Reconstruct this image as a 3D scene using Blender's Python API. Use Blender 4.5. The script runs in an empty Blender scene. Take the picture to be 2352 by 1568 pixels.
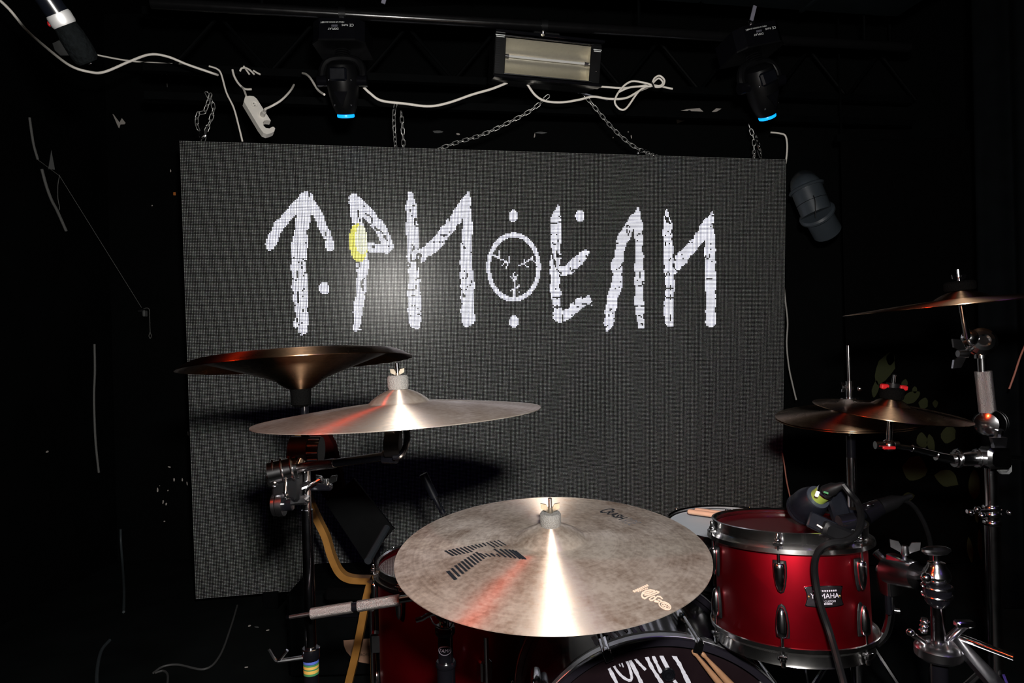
import bpy, bmesh, math, random
import numpy as np
from mathutils import Matrix, Vector, Quaternion

random.seed(7); np.random.seed(7)
S = bpy.context.scene
C = S.collection
PI = math.pi
rad = math.radians

# ------------------------------------------------------------------ camera
F = 1568.0; CX, CY = 1176.0, 784.0
CAM_H = 1.07
ROLL = rad(1.5)
FWD = Vector((0, 1, 0))
RIGHT = Vector((math.cos(ROLL), 0, -math.sin(ROLL)))
UP = Vector((math.sin(ROLL), 0, math.cos(ROLL)))
CAM = Vector((0, 0, CAM_H))
cd = bpy.data.cameras.new('camera'); cam = bpy.data.objects.new('camera', cd); C.objects.link(cam)
cd.sensor_width = 36; cd.lens = 36 * F / 2352; cd.clip_start = .02; cd.clip_end = 60
cam.matrix_world = Matrix(((RIGHT.x, UP.x, -FWD.x, CAM.x), (RIGHT.y, UP.y, -FWD.y, CAM.y), (RIGHT.z, UP.z, -FWD.z, CAM.z), (0, 0, 0, 1)))
S.camera = cam

# ------------------------------------------------------------------ world, lights, exposure
S.view_settings.view_transform = 'Standard'; S.view_settings.look = 'None'
S.view_settings.gamma = 1; S.view_settings.use_curve_mapping = False
S.view_settings.exposure = 0.0
w = bpy.data.worlds.new('dark_club'); S.world = w; w.use_nodes = True
w.node_tree.nodes['Background'].inputs[0].default_value = (.35, .45, .5, 1)
w.node_tree.nodes['Background'].inputs[1].default_value = .0004

def light(name, typ, loc, target, energy, color, **k):
    l = bpy.data.lights.new(name, typ); l.energy = energy; l.color = color
    for a, b in k.items(): setattr(l, a, b)
    o = bpy.data.objects.new(name, l); C.objects.link(o); o.location = loc
    d = Vector(target) - Vector(loc); o.rotation_euler = d.to_track_quat('-Z', 'Y').to_euler()
    return o
light('camera_flash', 'AREA', (.065, -.02, CAM_H + .175), (.03, 1.3, CAM_H + .0), 38, (1, .965, .92), shape='ELLIPSE', size=.10, size_y=.07, spread=rad(150))
light('red_stage_lamp', 'SPOT', (-1.85, .02, 2.15), (.0, 1.15, .74), 80, (1, .06, .012), spot_size=rad(46), spot_blend=.8, shadow_soft_size=.03)
light('blue_stage_lamp', 'SPOT', (.95, -.75, 2.2), (.4, 1.4, .8), 10, (.30, .14, 1), spot_size=rad(50), spot_blend=.6, shadow_soft_size=.025)

# ------------------------------------------------------------------ pixel helpers
def ray(u, v):
    return FWD + RIGHT * ((u - CX) / F) + UP * (-(v - CY) / F)
def P(u, v, z):
    return CAM + ray(u, v) * z
def hit(u, v, pt, n):
    d = ray(u, v); n = Vector(n); return CAM + d * ((Vector(pt) - CAM).dot(n) / d.dot(n))
def px(m, z): return m / z * F

# ------------------------------------------------------------------ mesh helpers
WM = {}
def frame(o, z, xh=None):
    z = Vector(z).normalized()
    if xh is None: xh = Vector((1, 0, 0)) if abs(z.x) < .9 else Vector((0, 1, 0))
    x = Vector(xh) - z * z.dot(Vector(xh)); x.normalize(); y = z.cross(x)
    return Matrix(((x.x, y.x, z.x, o[0]), (x.y, y.y, z.y, o[1]), (x.z, y.z, z.z, o[2]), (0, 0, 0, 1)))
def T(*a): return Matrix.Translation(Vector(a if len(a) == 3 else a[0]))
def catmull(pts, k=6, closed=False):
    pts = [Vector(p) for p in pts]; n = len(pts)
    if n < 3 and not closed: return pts
    out = []
    for i in range(n if closed else n - 1):
        if closed: a, b, c, d = (pts[(i + j) % n] for j in (-1, 0, 1, 2))
        else: a, b, c, d = pts[max(i - 1, 0)], pts[i], pts[i + 1], pts[min(i + 2, n - 1)]
        for j in range(k):
            t = j / k
            out.append(.5 * ((2 * b) + (c - a) * t + (2 * a - 5 * b + 4 * c - d) * t * t + (3 * b - a - 3 * c + d) * t ** 3))
    if not closed: out.append(pts[-1])
    return out

class MB:
    def __init__(s): s.v = []; s.f = []
    def add(s, vs, fs, M=None):
        o = len(s.v)
        s.v += [tuple((M @ Vector(p)) if M is not None else Vector(p)) for p in vs]
        s.f += [tuple(i + o for i in f) for f in fs]; return s
    def box(s, M, sx, sy, sz, b=0.0):
        x, y, z = sx / 2, sy / 2, sz / 2
        if b <= 0:
            vs = [(i * x, j * y, k * z) for i in (-1, 1) for j in (-1, 1) for k in (-1, 1)]
            return s.add(vs, [(0, 1, 3, 2), (4, 6, 7, 5), (0, 4, 5, 1), (2, 3, 7, 6), (0, 2, 6, 4), (1, 5, 7, 3)], M)
        vs = []; fs = []
        # chamfered box: rounded outline stacked in z
        def ring(ix, iy, zz):
            c = b
            return [(ix - c, -iy, zz), (ix, -iy + c, zz), (ix, iy - c, zz), (ix - c, iy, zz), (-ix + c, iy, zz), (-ix, iy - c, zz), (-ix, -iy + c, zz), (-ix + c, -iy, zz)]
        rs = [ring(x - b, y - b, -z), ring(x, y, -z + b), ring(x, y, z - b), ring(x - b, y - b, z)]
        for r in rs: vs += r
        for k in range(3):
            for i in range(8):
                j = (i + 1) % 8; fs.append((k * 8 + i, k * 8 + j, k * 8 + 8 + j, k * 8 + 8 + i))
        fs.append(tuple(range(7, -1, -1))); fs.append(tuple(range(24, 32)))
        return s.add(vs, fs, M)
    def lathe(s, prof, M, n=32, closed=False):
        vs = []; fs = []; m = len(prof)
        for i in range(n):
            a = 2 * PI * i / n; c, d = math.cos(a), math.sin(a)
            vs += [(r * c, r * d, z) for r, z in prof]
        for i in range(n):
            j = (i + 1) % n
            for k in range(m if closed else m - 1):
                l = (k + 1) % m
                fs.append((i * m + k, j * m + k, j * m + l, i * m + l))
        if not closed:
            if prof[0][0] > 1e-6: fs.append(tuple(i * m for i in range(n))[::-1])
            if prof[-1][0] > 1e-6: fs.append(tuple(i * m + m - 1 for i in range(n)))
        return s.add(vs, fs, M)
    def cyl(s, a, b, r0, r1=None, n=16):
        a, b = Vector(a), Vector(b); r1 = r0 if r1 is None else r1
        return s.lathe([(r0, 0), (r1, (b - a).length)], frame(a, b - a), n)
    def ball(s, c, r, n=16, sc=(1, 1, 1), M=None):
        pr = [(max(r * math.sin(PI * i / 10), 1e-7), -r * math.cos(PI * i / 10)) for i in range(11)]
        return s.lathe(pr, T(c) @ (M or Matrix()) @ Matrix.Diagonal((*sc, 1)), n)
    def torus(s, M, R, r, n=32, m=8):
        return s.lathe([(R + r * math.cos(2 * PI * k / m), r * math.sin(2 * PI * k / m)) for k in range(m)], M, n, True)
    def tube(s, pts, r, n=8, k=6, closed=False):
        pts = catmull(pts, k, closed) if k else [Vector(p) for p in pts]
        N = len(pts); rr = r if callable(r) else (lambda t: r)
        t0 = (pts[1] - pts[0]).normalized(); ref = t0.orthogonal().normalized(); vs = []; fs = []
        for i, p in enumerate(pts):
            if closed: t = (pts[(i + 1) % N] - pts[i - 1]).normalized()
            else: t = (pts[min(i + 1, N - 1)] - pts[max(i - 1, 0)]).normalized()
            ref = (ref - t * ref.dot(t)).normalized(); b = t.cross(ref); q = rr(i / max(N - 1, 1))
            vs += [p + (ref * math.cos(2 * PI * j / n) + b * math.sin(2 * PI * j / n)) * q for j in range(n)]
        for i in range(N if closed else N - 1):
            i2 = (i + 1) % N
            for j in range(n):
                j2 = (j + 1) % n; fs.append((i * n + j, i * n + j2, i2 * n + j2, i2 * n + j))
        if not closed: fs.append(tuple(range(n))[::-1]); fs.append(tuple((N - 1) * n + j for j in range(n)))
        return s.add(vs, fs)
    def prism(s, poly, M, h, h0=0.0):
        n = len(poly); ar = sum(poly[i][0] * poly[(i + 1) % n][1] - poly[(i + 1) % n][0] * poly[i][1] for i in range(n))
        if ar < 0: poly = poly[::-1]
        vs = [(x, y, h0) for x, y in poly] + [(x, y, h0 + h) for x, y in poly]
        fs = [tuple(range(n))[::-1], tuple(range(n, 2 * n))] + [(i, (i + 1) % n, n + (i + 1) % n, n + i) for i in range(n)]
        return s.add(vs, fs, M)
    def build(s, name, mat, parent=None, ang=35, M=None):
        me = bpy.data.meshes.new(name)
        if M is None:
            a = np.array(s.v); c = (a.min(0) + a.max(0)) / 2; M = T(*c); vs = [tuple(p) for p in (a - c)]
        else: vs = s.v
        me.from_pydata(vs, [], s.f); me.update()
        bm = bmesh.new(); bm.from_mesh(me); bmesh.ops.recalc_face_normals(bm, faces=bm.faces); bm.to_mesh(me); bm.free()
        me.polygons.foreach_set('use_smooth', [True] * len(me.polygons)); me.set_sharp_from_angle(angle=rad(ang))
        me.materials.append(mat)
        return place(name, me, M, parent)

def place(name, me, M, parent=None):
    o = bpy.data.objects.new(name, me); C.objects.link(o)
    if parent is not None: o.parent = parent; o.matrix_parent_inverse = WM[parent].inverted()
    o.matrix_basis = M; WM[o] = M.copy(); return o
def tag(o, label, cat, group=None):
    o['label'] = label; o['category'] = cat
    if group: o['group'] = group
    return o
def thing(name, label, cat, loc, group=None):
    o = place(name, None, T(*loc)); o.empty_display_size = .05; return tag(o, label, cat, group)
def struct(o): o['kind'] = 'structure'; return o

def text_mesh(s, size=1.0, shear=0.0, bold=0.0):
    cu = bpy.data.curves.new('txt', 'FONT'); cu.body = s; cu.size = size; cu.shear = shear; cu.offset = bold
    cu.resolution_u = 3; cu.align_x = 'CENTER'; cu.align_y = 'CENTER'
    o = bpy.data.objects.new('txt', cu); C.objects.link(o)
    dg = bpy.context.evaluated_depsgraph_get(); dg.update()
    me = bpy.data.meshes.new_from_object(o.evaluated_get(dg))
    v = [tuple(x.co) for x in me.vertices]; f = [tuple(p.vertices) for p in me.polygons]
    bpy.data.objects.remove(o); bpy.data.curves.remove(cu); bpy.data.meshes.remove(me)
    return v, f
def text_obj(name, s, size, M, mat, parent, warp=None, **k):
    v, f = text_mesh(s, size, **k)
    if warp: v = [warp(p) for p in v]
    m = MB(); m.add(v, f, M); return m.build(name, mat, parent)

# ------------------------------------------------------------------ materials
def mat(name, col, rough=.5, metal=0.0, var=.12, scale=30, coat=0.0, emit=None, es=0.0, spec=.5, bump=0.0, aniso=0.0):
    m = bpy.data.materials.new(name); m.use_nodes = True; nt = m.node_tree; N = nt.nodes; L = nt.links
    b = N['Principled BSDF']; b.inputs['Roughness'].default_value = rough; b.inputs['Metallic'].default_value = metal
    b.inputs['Coat Weight'].default_value = coat; b.inputs['Coat Roughness'].default_value = .06
    b.inputs['Specular IOR Level'].default_value = spec
    tc = N.new('ShaderNodeTexCoord'); nz = N.new('ShaderNodeTexNoise'); nz.inputs['Scale'].default_value = scale; nz.inputs['Detail'].default_value = 4
    L.new(tc.outputs['Object'], nz.inputs['Vector'])
    mx = N.new('ShaderNodeMix'); mx.data_type = 'RGBA'; mx.inputs['A'].default_value = (*[c * (1 - var) for c in col], 1); mx.inputs['B'].default_value = (*[min(c * (1 + var), 1) for c in col], 1)
    L.new(nz.outputs['Fac'], mx.inputs['Factor']); L.new(mx.outputs['Result'], b.inputs['Base Color'])
    mr = N.new('ShaderNodeMapRange'); mr.inputs['To Min'].default_value = max(rough * .8, .01); mr.inputs['To Max'].default_value = min(rough * 1.25, 1)
    L.new(nz.outputs['Fac'], mr.inputs['Value']); L.new(mr.outputs['Result'], b.inputs['Roughness'])
    if bump:
        bp = N.new('ShaderNodeBump'); bp.inputs['Strength'].default_value = bump; bp.inputs['Distance'].default_value = .004
        L.new(nz.outputs['Fac'], bp.inputs['Height']); L.new(bp.outputs['Normal'], b.inputs['Normal'])
    if emit: b.inputs['Emission Color'].default_value = (*emit, 1); b.inputs['Emission Strength'].default_value = es
    return m

M_chrome = mat('chrome', (.78, .78, .80), .13, 1, .03)
M_hoopchrome = mat('brushed_hoop_chrome', (.74, .73, .72), .17, 1, .06)
M_gunmetal = mat('aged_wing_metal', (.20, .17, .13), .35, .8, .3, 80)
M_dchrome = mat('dull_steel', (.40, .40, .42), .22, 1, .08)
M_knurl = mat('knurled_steel', (.30, .28, .27), .42, 1, .25, 900, bump=.6)
M_black = mat('black_plastic', (.003, .0031, .0036), .42, 0, .3, spec=.16)
M_black_gloss = mat('black_gloss', (.003, .003, .0042), .16, 0, .2, spec=.6)
M_black_paint = mat('black_paint', (.0014, .0017, .0019), .55, 0, .5, 14, spec=.04)
M_rubber = mat('black_rubber', (.0028, .0029, .0032), .45, 0, .3, spec=.18)
M_white = mat('white_plastic', (.82, .79, .73), .45, 0, .06, 40)
M_cable = mat('white_cable', (.86, .82, .75), .5, 0, .06, 60)
M_dim_cable = mat('grey_cable', (.30, .29, .27), .55, 0, .15, 60)
M_pink_cable = mat('red_brown_wire', (.34, .13, .09), .5, 0, .15, 60)
M_string = mat('grey_string', (.13, .13, .125), .7, 0, .2, 80)
M_felt = mat('grey_felt', (.115, .112, .105), .95, 0, .5, 500, bump=.8)
M_dfelt = mat('black_felt', (.002, .002, .002), .95, 0, .4, 400, bump=.8, spec=.02)
M_red_plastic = mat('red_plastic', (.32, .006, .008), .4, 0, .05)
M_red_shell = mat('red_lacquer', (.16, .0003, .0045), .44, .93, .25, 9, coat=.12)
M_red_head = mat('clear_head_over_red', (.055, .0008, .003), .12, 0, .1, 6, spec=.6)
M_white_head = mat('white_coated_head', (.55, .59, .63), .6, 0, .05, 80)
M_wood = mat('hickory', (.22, .115, .06), .45, 0, .25, 60)
M_ochre = mat('ochre_wood', (.22, .10, .018), .42, 0, .3, 25, coat=.2)
M_dred = mat('dark_red_fabric', (.020, .0018, .0015), .8, 0, .2, 200, spec=.02)
M_kick = mat('black_drum_head', (.006, .003, .004), .30, 0, .4, 18, spec=.4)
M_kick_shell = mat('black_drum_shell', (.006, .005, .006), .14, 0, .3, 8, coat=.5)
M_hoop = mat('black_lacquer_hoop', (.008, .007, .010), .18, 0, .3, coat=.6)
M_inlay = mat('silver_hoop_inlay', (.75, .75, .78), .34, 1, .1)
M_paint = mat('white_marker_paint', (.36, .36, .40), .6, 0, .35, 220)
M_ink = mat('black_ink', (.006, .008, .011), .5, 0, .25, 60, spec=.15)
M_cream_ink = mat('cream_ink', (.46, .36, .28), .5, 0, .08)
M_print = mat('white_print', (.7, .72, .72), .5, 0, .05)
M_dimprint = mat('grey_print', (.16, .16, .20), .4, 0, .1)
M_mic = mat('dark_mic_body', (.0032, .0038, .006), .38, 0, .25, 60, spec=.22)
M_tape_g = mat('yellow_green_tape', (.20, .26, .035), .5, 0, .2, 70)
M_tape_y = mat('yellow_tape', (.42, .27, .05), .55, 0, .15, 60)
M_tape_gr = mat('green_tape', (.03, .14, .05), .55, 0, .15, 60)
M_tape_b = mat('blue_tape', (.05, .09, .34), .5, 0, .15, 60)
M_badgetext = mat('badge_lettering', (.42, .40, .46), .5, .0)
M_gold = mat('brass', (.75, .42, .12), .3, 1, .1)
M_pipe = mat('grey_pipe', (.032, .040, .048), .38, 0, .15, 18)
M_carton = mat('tan_label', (.22, .12, .075), .8, 0, .15, 60)
M_grey_scrap = mat('grey_scrap', (.085, .088, .088), .7, 0, .2, 40)
M_pale_scrap = mat('pale_paper', (.42, .39, .36), .8, 0, .2, 60)
M_fleck = mat('white_paint_fleck', (.42, .38, .35), .8, 0, .2, 90)
M_leaf = mat('yellow_green_print', (.016, .021, .0015), .85, 0, .8, 260)
M_cloth = mat('black_cloth', (.0015, .0015, .0016), .95, 0, .4, 60, spec=.02)
M_curtain = mat('charcoal_curtain', (.0028, .0034, .004), .9, 0, .6, 12, spec=.02)
M_reflector = mat('strobe_reflector', (.60, .57, .48), .30, .8, .08, 120)
M_tubeglass = mat('strobe_tube', (.8, .8, .78), .1, .3, .04, coat=.5)
M_blue = mat('blue_lens_glow', (.02, .2, .6), .3, 0, .05, emit=(.0, .30, 1.0), es=1.6)
M_dash = mat('orange_bit', (.5, .14, .02), .6)
M_wall = mat('black_wall', (.0015, .0018, .0019), .8, 0, .85, 3.5, spec=.05, bump=.3)
M_ceiling = mat('black_ceiling', (.0016, .0019, .0021), .8, 0, .6, 3, spec=.05)
M_floor = mat('black_stage_floor', (.0035, .0045, .0045), .75, 0, .7, 5, spec=.08, bump=.3)
M_duct = mat('black_duct', (.0035, .0055, .0065), .5, .0, .4, 8, spec=.2)

def cymbal_mat(name, c1, c2, rough=.34, stain=.6, metal=.75):
    m = bpy.data.materials.new(name); m.use_nodes = True; nt = m.node_tree; N = nt.nodes; L = nt.links
    b = N['Principled BSDF']; b.inputs['Metallic'].default_value = metal
    tc = N.new('ShaderNodeTexCoord')
    ln = N.new('ShaderNodeVectorMath'); ln.operation = 'LENGTH'
    L.new(tc.outputs['Object'], ln.inputs[0])
    n1 = N.new('ShaderNodeTexNoise'); n1.inputs['Scale'].default_value = 17; n1.inputs['Detail'].default_value = 6; n1.inputs['Roughness'].default_value = .62
    L.new(tc.outputs['Object'], n1.inputs['Vector'])
    n3 = N.new('ShaderNodeTexNoise'); n3.inputs['Scale'].default_value = 120; n3.inputs['Detail'].default_value = 3
    L.new(tc.outputs['Object'], n3.inputs['Vector'])
    cb = N.new('ShaderNodeCombineXYZ'); L.new(ln.outputs['Value'], cb.inputs[0])
    n2 = N.new('ShaderNodeTexNoise'); n2.inputs['Scale'].default_value = 260; n2.inputs['Detail'].default_value = 3
    L.new(cb.outputs[0], n2.inputs['Vector'])
    ad = N.new('ShaderNodeMath'); ad.operation = 'MULTIPLY_ADD'; ad.inputs[1].default_value = .26; L.new(n2.outputs['Fac'], ad.inputs[0])
    a2 = N.new('ShaderNodeMath'); a2.operation = 'MULTIPLY_ADD'; a2.inputs[1].default_value = stain; L.new(n1.outputs['Fac'], a2.inputs[0])
    a3 = N.new('ShaderNodeMath'); a3.operation = 'MULTIPLY'; a3.inputs[1].default_value = .50; L.new(n3.outputs['Fac'], a3.inputs[0])
    L.new(a3.outputs[0], a2.inputs[2]); L.new(a2.outputs[0], ad.inputs[2])
    mr = N.new('ShaderNodeMapRange'); mr.inputs['From Min'].default_value = .38 + .5 * stain - .24; mr.inputs['From Max'].default_value = .38 + .5 * stain + .16
    L.new(ad.outputs[0], mr.inputs['Value'])
    mx = N.new('ShaderNodeMix'); mx.data_type = 'RGBA'; mx.inputs['A'].default_value = (*c1, 1); mx.inputs['B'].default_value = (*c2, 1)
    L.new(mr.outputs['Result'], mx.inputs['Factor']); L.new(mx.outputs['Result'], b.inputs['Base Color'])
    r2 = N.new('ShaderNodeMapRange'); r2.inputs['To Min'].default_value = rough * 1.25; r2.inputs['To Max'].default_value = rough * .8
    L.new(mr.outputs['Result'], r2.inputs['Value']); L.new(r2.outputs['Result'], b.inputs['Roughness'])
    b.inputs['Anisotropic'].default_value = .95; b.inputs['Anisotropic Rotation'].default_value = .25
    tg = N.new('ShaderNodeTangent'); tg.direction_type = 'RADIAL'; tg.axis = 'Z'; L.new(tg.outputs[0], b.inputs['Tangent'])
    bp = N.new('ShaderNodeBump'); bp.inputs['Strength'].default_value = .12; bp.inputs['Distance'].default_value = .0004
    L.new(n2.outputs['Fac'], bp.inputs['Height']); L.new(bp.outputs['Normal'], b.inputs['Normal'])
    return m
M_cym = cymbal_mat('aged_bronze', (.40, .275, .20), (1.0, .87, .75), .40, .9, .85)
M_cym2 = cymbal_mat('polished_bronze', (.50, .38, .29), (.90, .81, .71), .36, .5, .88)
M_cym4 = cymbal_mat('deep_bronze', (.11, .06, .032), (.32, .20, .12), .32, .5, 1.0)  # darker bronze tones than the other cymbals, for the china
M_cym3 = cymbal_mat('dark_bronze', (.26, .15, .085), (.58, .38, .24), .32, .5, 1.0)

# ================================================================== ROOM
YB = 3.5; XL = -2.05; XR = 2.35; ZC = 2.8
def slab(name, lo, hi, m):
    b = MB(); c = [(a + d) / 2 for a, d in zip(lo, hi)]; b.box(T(*c), *[d - a for a, d in zip(lo, hi)]); return struct(b.build(name, m))
slab('floor', (XL - .1, -1.6, -.1), (XR + .1, YB + .1, 0), M_floor)
slab('ceiling', (XL - .1, -1.6, ZC), (XR + .1, YB + .1, ZC + .1), M_ceiling)
wall_back = slab('wall_back', (XL, YB, 0), (XR, YB + .1, ZC), M_wall)
wall_left = slab('wall_left', (XL - .1, -1.6, 0), (XL, YB + .1, ZC), M_wall)
wall_right = slab('wall_right', (XR, -1.6, 0), (XR + .1, YB + .1, ZC), M_wall)
def backpt(u, v, off=.004): return hit(u, v, (0, YB - off, 0), (0, 1, 0))
def leftpt(u, v, off=.004): return hit(u, v, (XL + off, 0, 0), (1, 0, 0))
def wallpt(u, v, off=.004):
    a, b = backpt(u, v, off), leftpt(u, v, off)
    return a if a.x > XL + off else b

# ================================================================== LED SCREEN
NX, NY, PIT = 432, 304, .006
def rodr(r):
    r = np.array(r); t = np.linalg.norm(r); k = r / t
    K = np.array([[0, -k[2], k[1]], [k[2], 0, -k[0]], [-k[1], k[0], 0]])
    return np.eye(3) + math.sin(t) * K + (1 - math.cos(t)) * K @ K
LR = rodr((.052, -.181, -.015)); LT = np.array((-1.295, -.782, 2.656))
def led_world(x, y, d=0.0):           # x right, y down on the screen face, d behind it
    c = LR @ np.array((x, y, d)) + LT
    return CAM + RIGHT * c[0] - UP * c[1] + FWD * c[2]
ii, jj = np.meshgrid((np.arange(NX) + .5) * PIT, (np.arange(NY) + .5) * PIT)
cc = LR @ np.stack([ii.ravel(), jj.ravel(), np.zeros(ii.size)]) + LT[:, None]
U = (CX + F * cc[0] / cc[2]).reshape(NY, NX); V = (CY + F * cc[1] / cc[2]).reshape(NY, NX)
lit = np.zeros((NY, NX))
def vnoise(a, b, seed):
    r = np.random.RandomState(seed).rand(64, 64); x0 = np.floor(a).astype(int); y0 = np.floor(b).astype(int); fx = a - x0; fy = b - y0
    fx = fx * fx * (3 - 2 * fx); fy = fy * fy * (3 - 2 * fy); g = lambda i, j: r[(y0 + j) % 64, (x0 + i) % 64]
    return (g(0, 0) * (1 - fx) + g(1, 0) * fx) * (1 - fy) + (g(0, 1) * (1 - fx) + g(1, 1) * fx) * fy
UR = U + 6 * (vnoise(U / 11, V / 14, 21) - .5); VR = V + 6 * (vnoise(U / 12, V / 12, 22) - .5)   # ragged brush edges
def stroke(pts, ox, oy, s):
    for (x0, y0, w0), (x1, y1, w1) in zip(pts[:-1], pts[1:]):
        ax, ay, bx, by = ox + x0 * s, oy + y0 * s, ox + x1 * s, oy + y1 * s
        L2 = max((bx - ax) ** 2 + (by - ay) ** 2, 1e-6)
        t = np.clip(((UR - ax) * (bx - ax) + (VR - ay) * (by - ay)) / L2, 0, 1)
        d = np.hypot(UR - ax - t * (bx - ax), VR - ay - t * (by - ay))
        np.maximum(lit, d < (w0 + (w1 - w0) * t) * s / 2, out=lit)
def ell(cx, cy, rx, ry, ox, oy, s, rot=0):
    x = U - ox - cx * s; y = V - oy - cy * s; c, q = math.cos(rot), math.sin(rot)
    return ((x * c + y * q) / (rx * s)) ** 2 + ((-x * q + y * c) / (ry * s)) ** 2
A = (590, 420, .2296); B = (1100, 440, .2466)
for p in [
    [(485, 110, 50), (470, 300, 150), (440, 500, 130), (425, 640, 150), (418, 850, 150), (425, 1000, 140), (438, 1170, 150), (452, 1300, 125), (455, 1480, 85)],
    [(400, 1330, 40), (385, 1430, 50)],
    [(475, 130, 80), (350, 290, 95), (215, 440, 100), (135, 620, 100)],
    [(500, 120, 80), (610, 320, 95), (690, 500, 95), (735, 635, 100)],
    [(972, 160, 100), (990, 330, 110), (1010, 500, 125), (1050, 720, 115), (1055, 900, 110), (1045, 1100, 105), (1020, 1270, 100), (1000, 1440, 85)],
    [(1000, 180, 90), (1110, 310, 130), (1240, 460, 120), (1325, 640, 115)], [(1090, 640, 90), (1310, 655, 90)],
    [(1530, 95, 30), (1540, 200, 115), (1545, 330, 105), (1550, 480, 125), (1560, 700, 115), (1570, 900, 120), (1578, 1150, 130), (1582, 1390, 130)],
    [(2118, 90, 30), (2055, 260, 130), (1930, 430, 110), (1800, 600, 125), (1620, 750, 115)],
    [(2122, 100, 30), (2105, 400, 100), (2095, 600, 100), (2098, 900, 130), (2110, 1150, 140), (2110, 1370, 140)]]: stroke(p, *A)
lit[ell(675, 1050, 55, 64, *A) < 1] = 1
for p in [
    [(735, 140, 30), (715, 250, 95), (720, 400, 90), (715, 600, 85), (705, 720, 90), (712, 900, 90), (728, 1080, 75), (740, 1170, 100)],
    [(740, 740, 90), (850, 720, 110), (960, 610, 100), (985, 585, 80)], [(760, 1170, 110), (850, 1120, 90), (950, 1030, 110), (1030, 1000, 85)], [(1040, 1000, 80), (1050, 1030, 60)],
    [(1490, 165, 20), (1440, 270, 100), (1330, 460, 95), (1295, 640, 100), (1285, 830, 105), (1240, 1020, 105), (1212, 1190, 90), (1197, 1270, 50)],
    [(1490, 165, 20), (1490, 330, 80), (1490, 560, 75), (1490, 800, 90), (1495, 1000, 85), (1500, 1150, 75), (1510, 1250, 65)],
    [(1745, 185, 35), (1755, 300, 85), (1765, 480, 90), (1770, 700, 85), (1780, 900, 95), (1770, 1080, 95), (1785, 1215, 88)],
    [(2165, 190, 20), (2120, 330, 100), (2040, 460, 95), (1930, 575, 105), (1830, 700, 110), (1795, 770, 60)],
    [(2168, 195, 20), (2150, 400, 90), (2150, 600, 100), (2155, 850, 100), (2162, 1000, 100), (2156, 1215, 90)]]: stroke(p, *B)
# crackle lines through the strokes
n1 = vnoise(U / 13, V / 21, 3); n2 = vnoise(U / 40, V / 34, 5)
lit[(np.abs(n1 - .5) < .028) & (n2 > .40)] = 0
e1 = ell(323, 703, 253, 322, *B); e2 = ell(323, 703, 214, 276, *B); lit[(e1 < 1) & (e2 > 1)] = 1
for q in [(320, 225, 43, 57), (940, 225, 43, 57), (328, 1210, 46, 57)]: lit[ell(*q, *B) < 1] = 1
for p in [[(130, 590, 16), (265, 665, 16)], [(265, 665, 14), (265, 720, 12)], [(180, 620, 12), (180, 560, 12)], [(215, 690, 12), (250, 650, 12)], [(265, 665, 12), (290, 610, 12)],
          [(505, 615, 16), (365, 690, 16)], [(420, 660, 12), (410, 610, 12)], [(410, 665, 12), (450, 700, 12)], [(480, 630, 12), (520, 665, 12)],
          [(333, 750, 16), (333, 985, 18)], [(333, 830, 12), (365, 790, 12)], [(333, 850, 12), (300, 800, 12)], [(333, 900, 12), (375, 860, 12)], [(333, 905, 12), (290, 930, 12)], [(333, 920, 12), (375, 925, 12)]]: stroke(p, *B)
rgb = lit[..., None] * np.array([.80, .80, .93])
yb = ell(1015, 600, 92, 192, *A, rot=-.06); yc = ell(1045, 570, 62, 150, *A, rot=-.06)
rgb[yb < 1] = (1.0, .93, .10); rgb[yc < 1] = (1, 1, .62)
tint = .72 + .5 * np.random.rand(NY, NX, 1) + .10 * (np.random.rand(NY, NX, 3) - .5)
tint *= np.array([1.0, 1.0, .98])

def led_material():
    m = bpy.data.materials.new('led_pixels'); m.use_nodes = True; nt = m.node_tree; N = nt.nodes; L = nt.links
    b = N['Principled BSDF']; uv = N.new('ShaderNodeUVMap'); uv.uv_map = 'cell'
    sep = N.new('ShaderNodeSeparateXYZ'); L.new(uv.outputs[0], sep.inputs[0])
    def math_(op, a, bv=None, c=None):
        n = N.new('ShaderNodeMath'); n.operation = op
        for i, x in enumerate((a, bv, c)):
            if x is None: continue
            if isinstance(x, (int, float)): n.inputs[i].default_value = x
            else: L.new(x, n.inputs[i])
        return n.outputs[0]
    dx = math_('ABSOLUTE', math_('SUBTRACT', sep.outputs[0], .5)); dy = math_('ABSOLUTE', math_('SUBTRACT', sep.outputs[1], .5))
    d = math_('MAXIMUM', dx, dy)
    dot = math_('LESS_THAN', d, .27); glow = math_('LESS_THAN', d, .35)
    at = N.new('ShaderNodeAttribute'); at.attribute_name = 'lit'; tn = N.new('ShaderNodeAttribute'); tn.attribute_name = 'tint'
    oi = N.new('ShaderNodeObjectInfo'); rr = N.new('ShaderNodeMapRange'); rr.inputs['To Min'].default_value = .92; rr.inputs['To Max'].default_value = 1.06
    L.new(oi.outputs['Random'], rr.inputs['Value'])
    mx = N.new('ShaderNodeMix'); mx.data_type = 'RGBA'; mx.inputs['A'].default_value = (.003, .003, .0035, 1)
    sc = N.new('ShaderNodeVectorMath'); sc.operation = 'SCALE'; L.new(tn.outputs['Color'], sc.inputs[0])
    L.new(math_('MULTIPLY', rr.outputs[0], LED_ALB), sc.inputs['Scale']); L.new(sc.outputs[0], mx.inputs['B']); L.new(dot, mx.inputs['Factor'])
    L.new(mx.outputs['Result'], b.inputs['Base Color'])
    b.inputs['Roughness'].default_value = .26
    L.new(math_('MULTIPLY_ADD', dot, .24, .05), b.inputs['Specular IOR Level'])
    L.new(at.outputs['Color'], b.inputs['Emission Color']); L.new(math_('MULTIPLY', glow, LED_EMIT), b.inputs['Emission Strength'])
    return m
LED_ALB = .285; LED_EMIT = 2.1
M_led = led_material()
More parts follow.
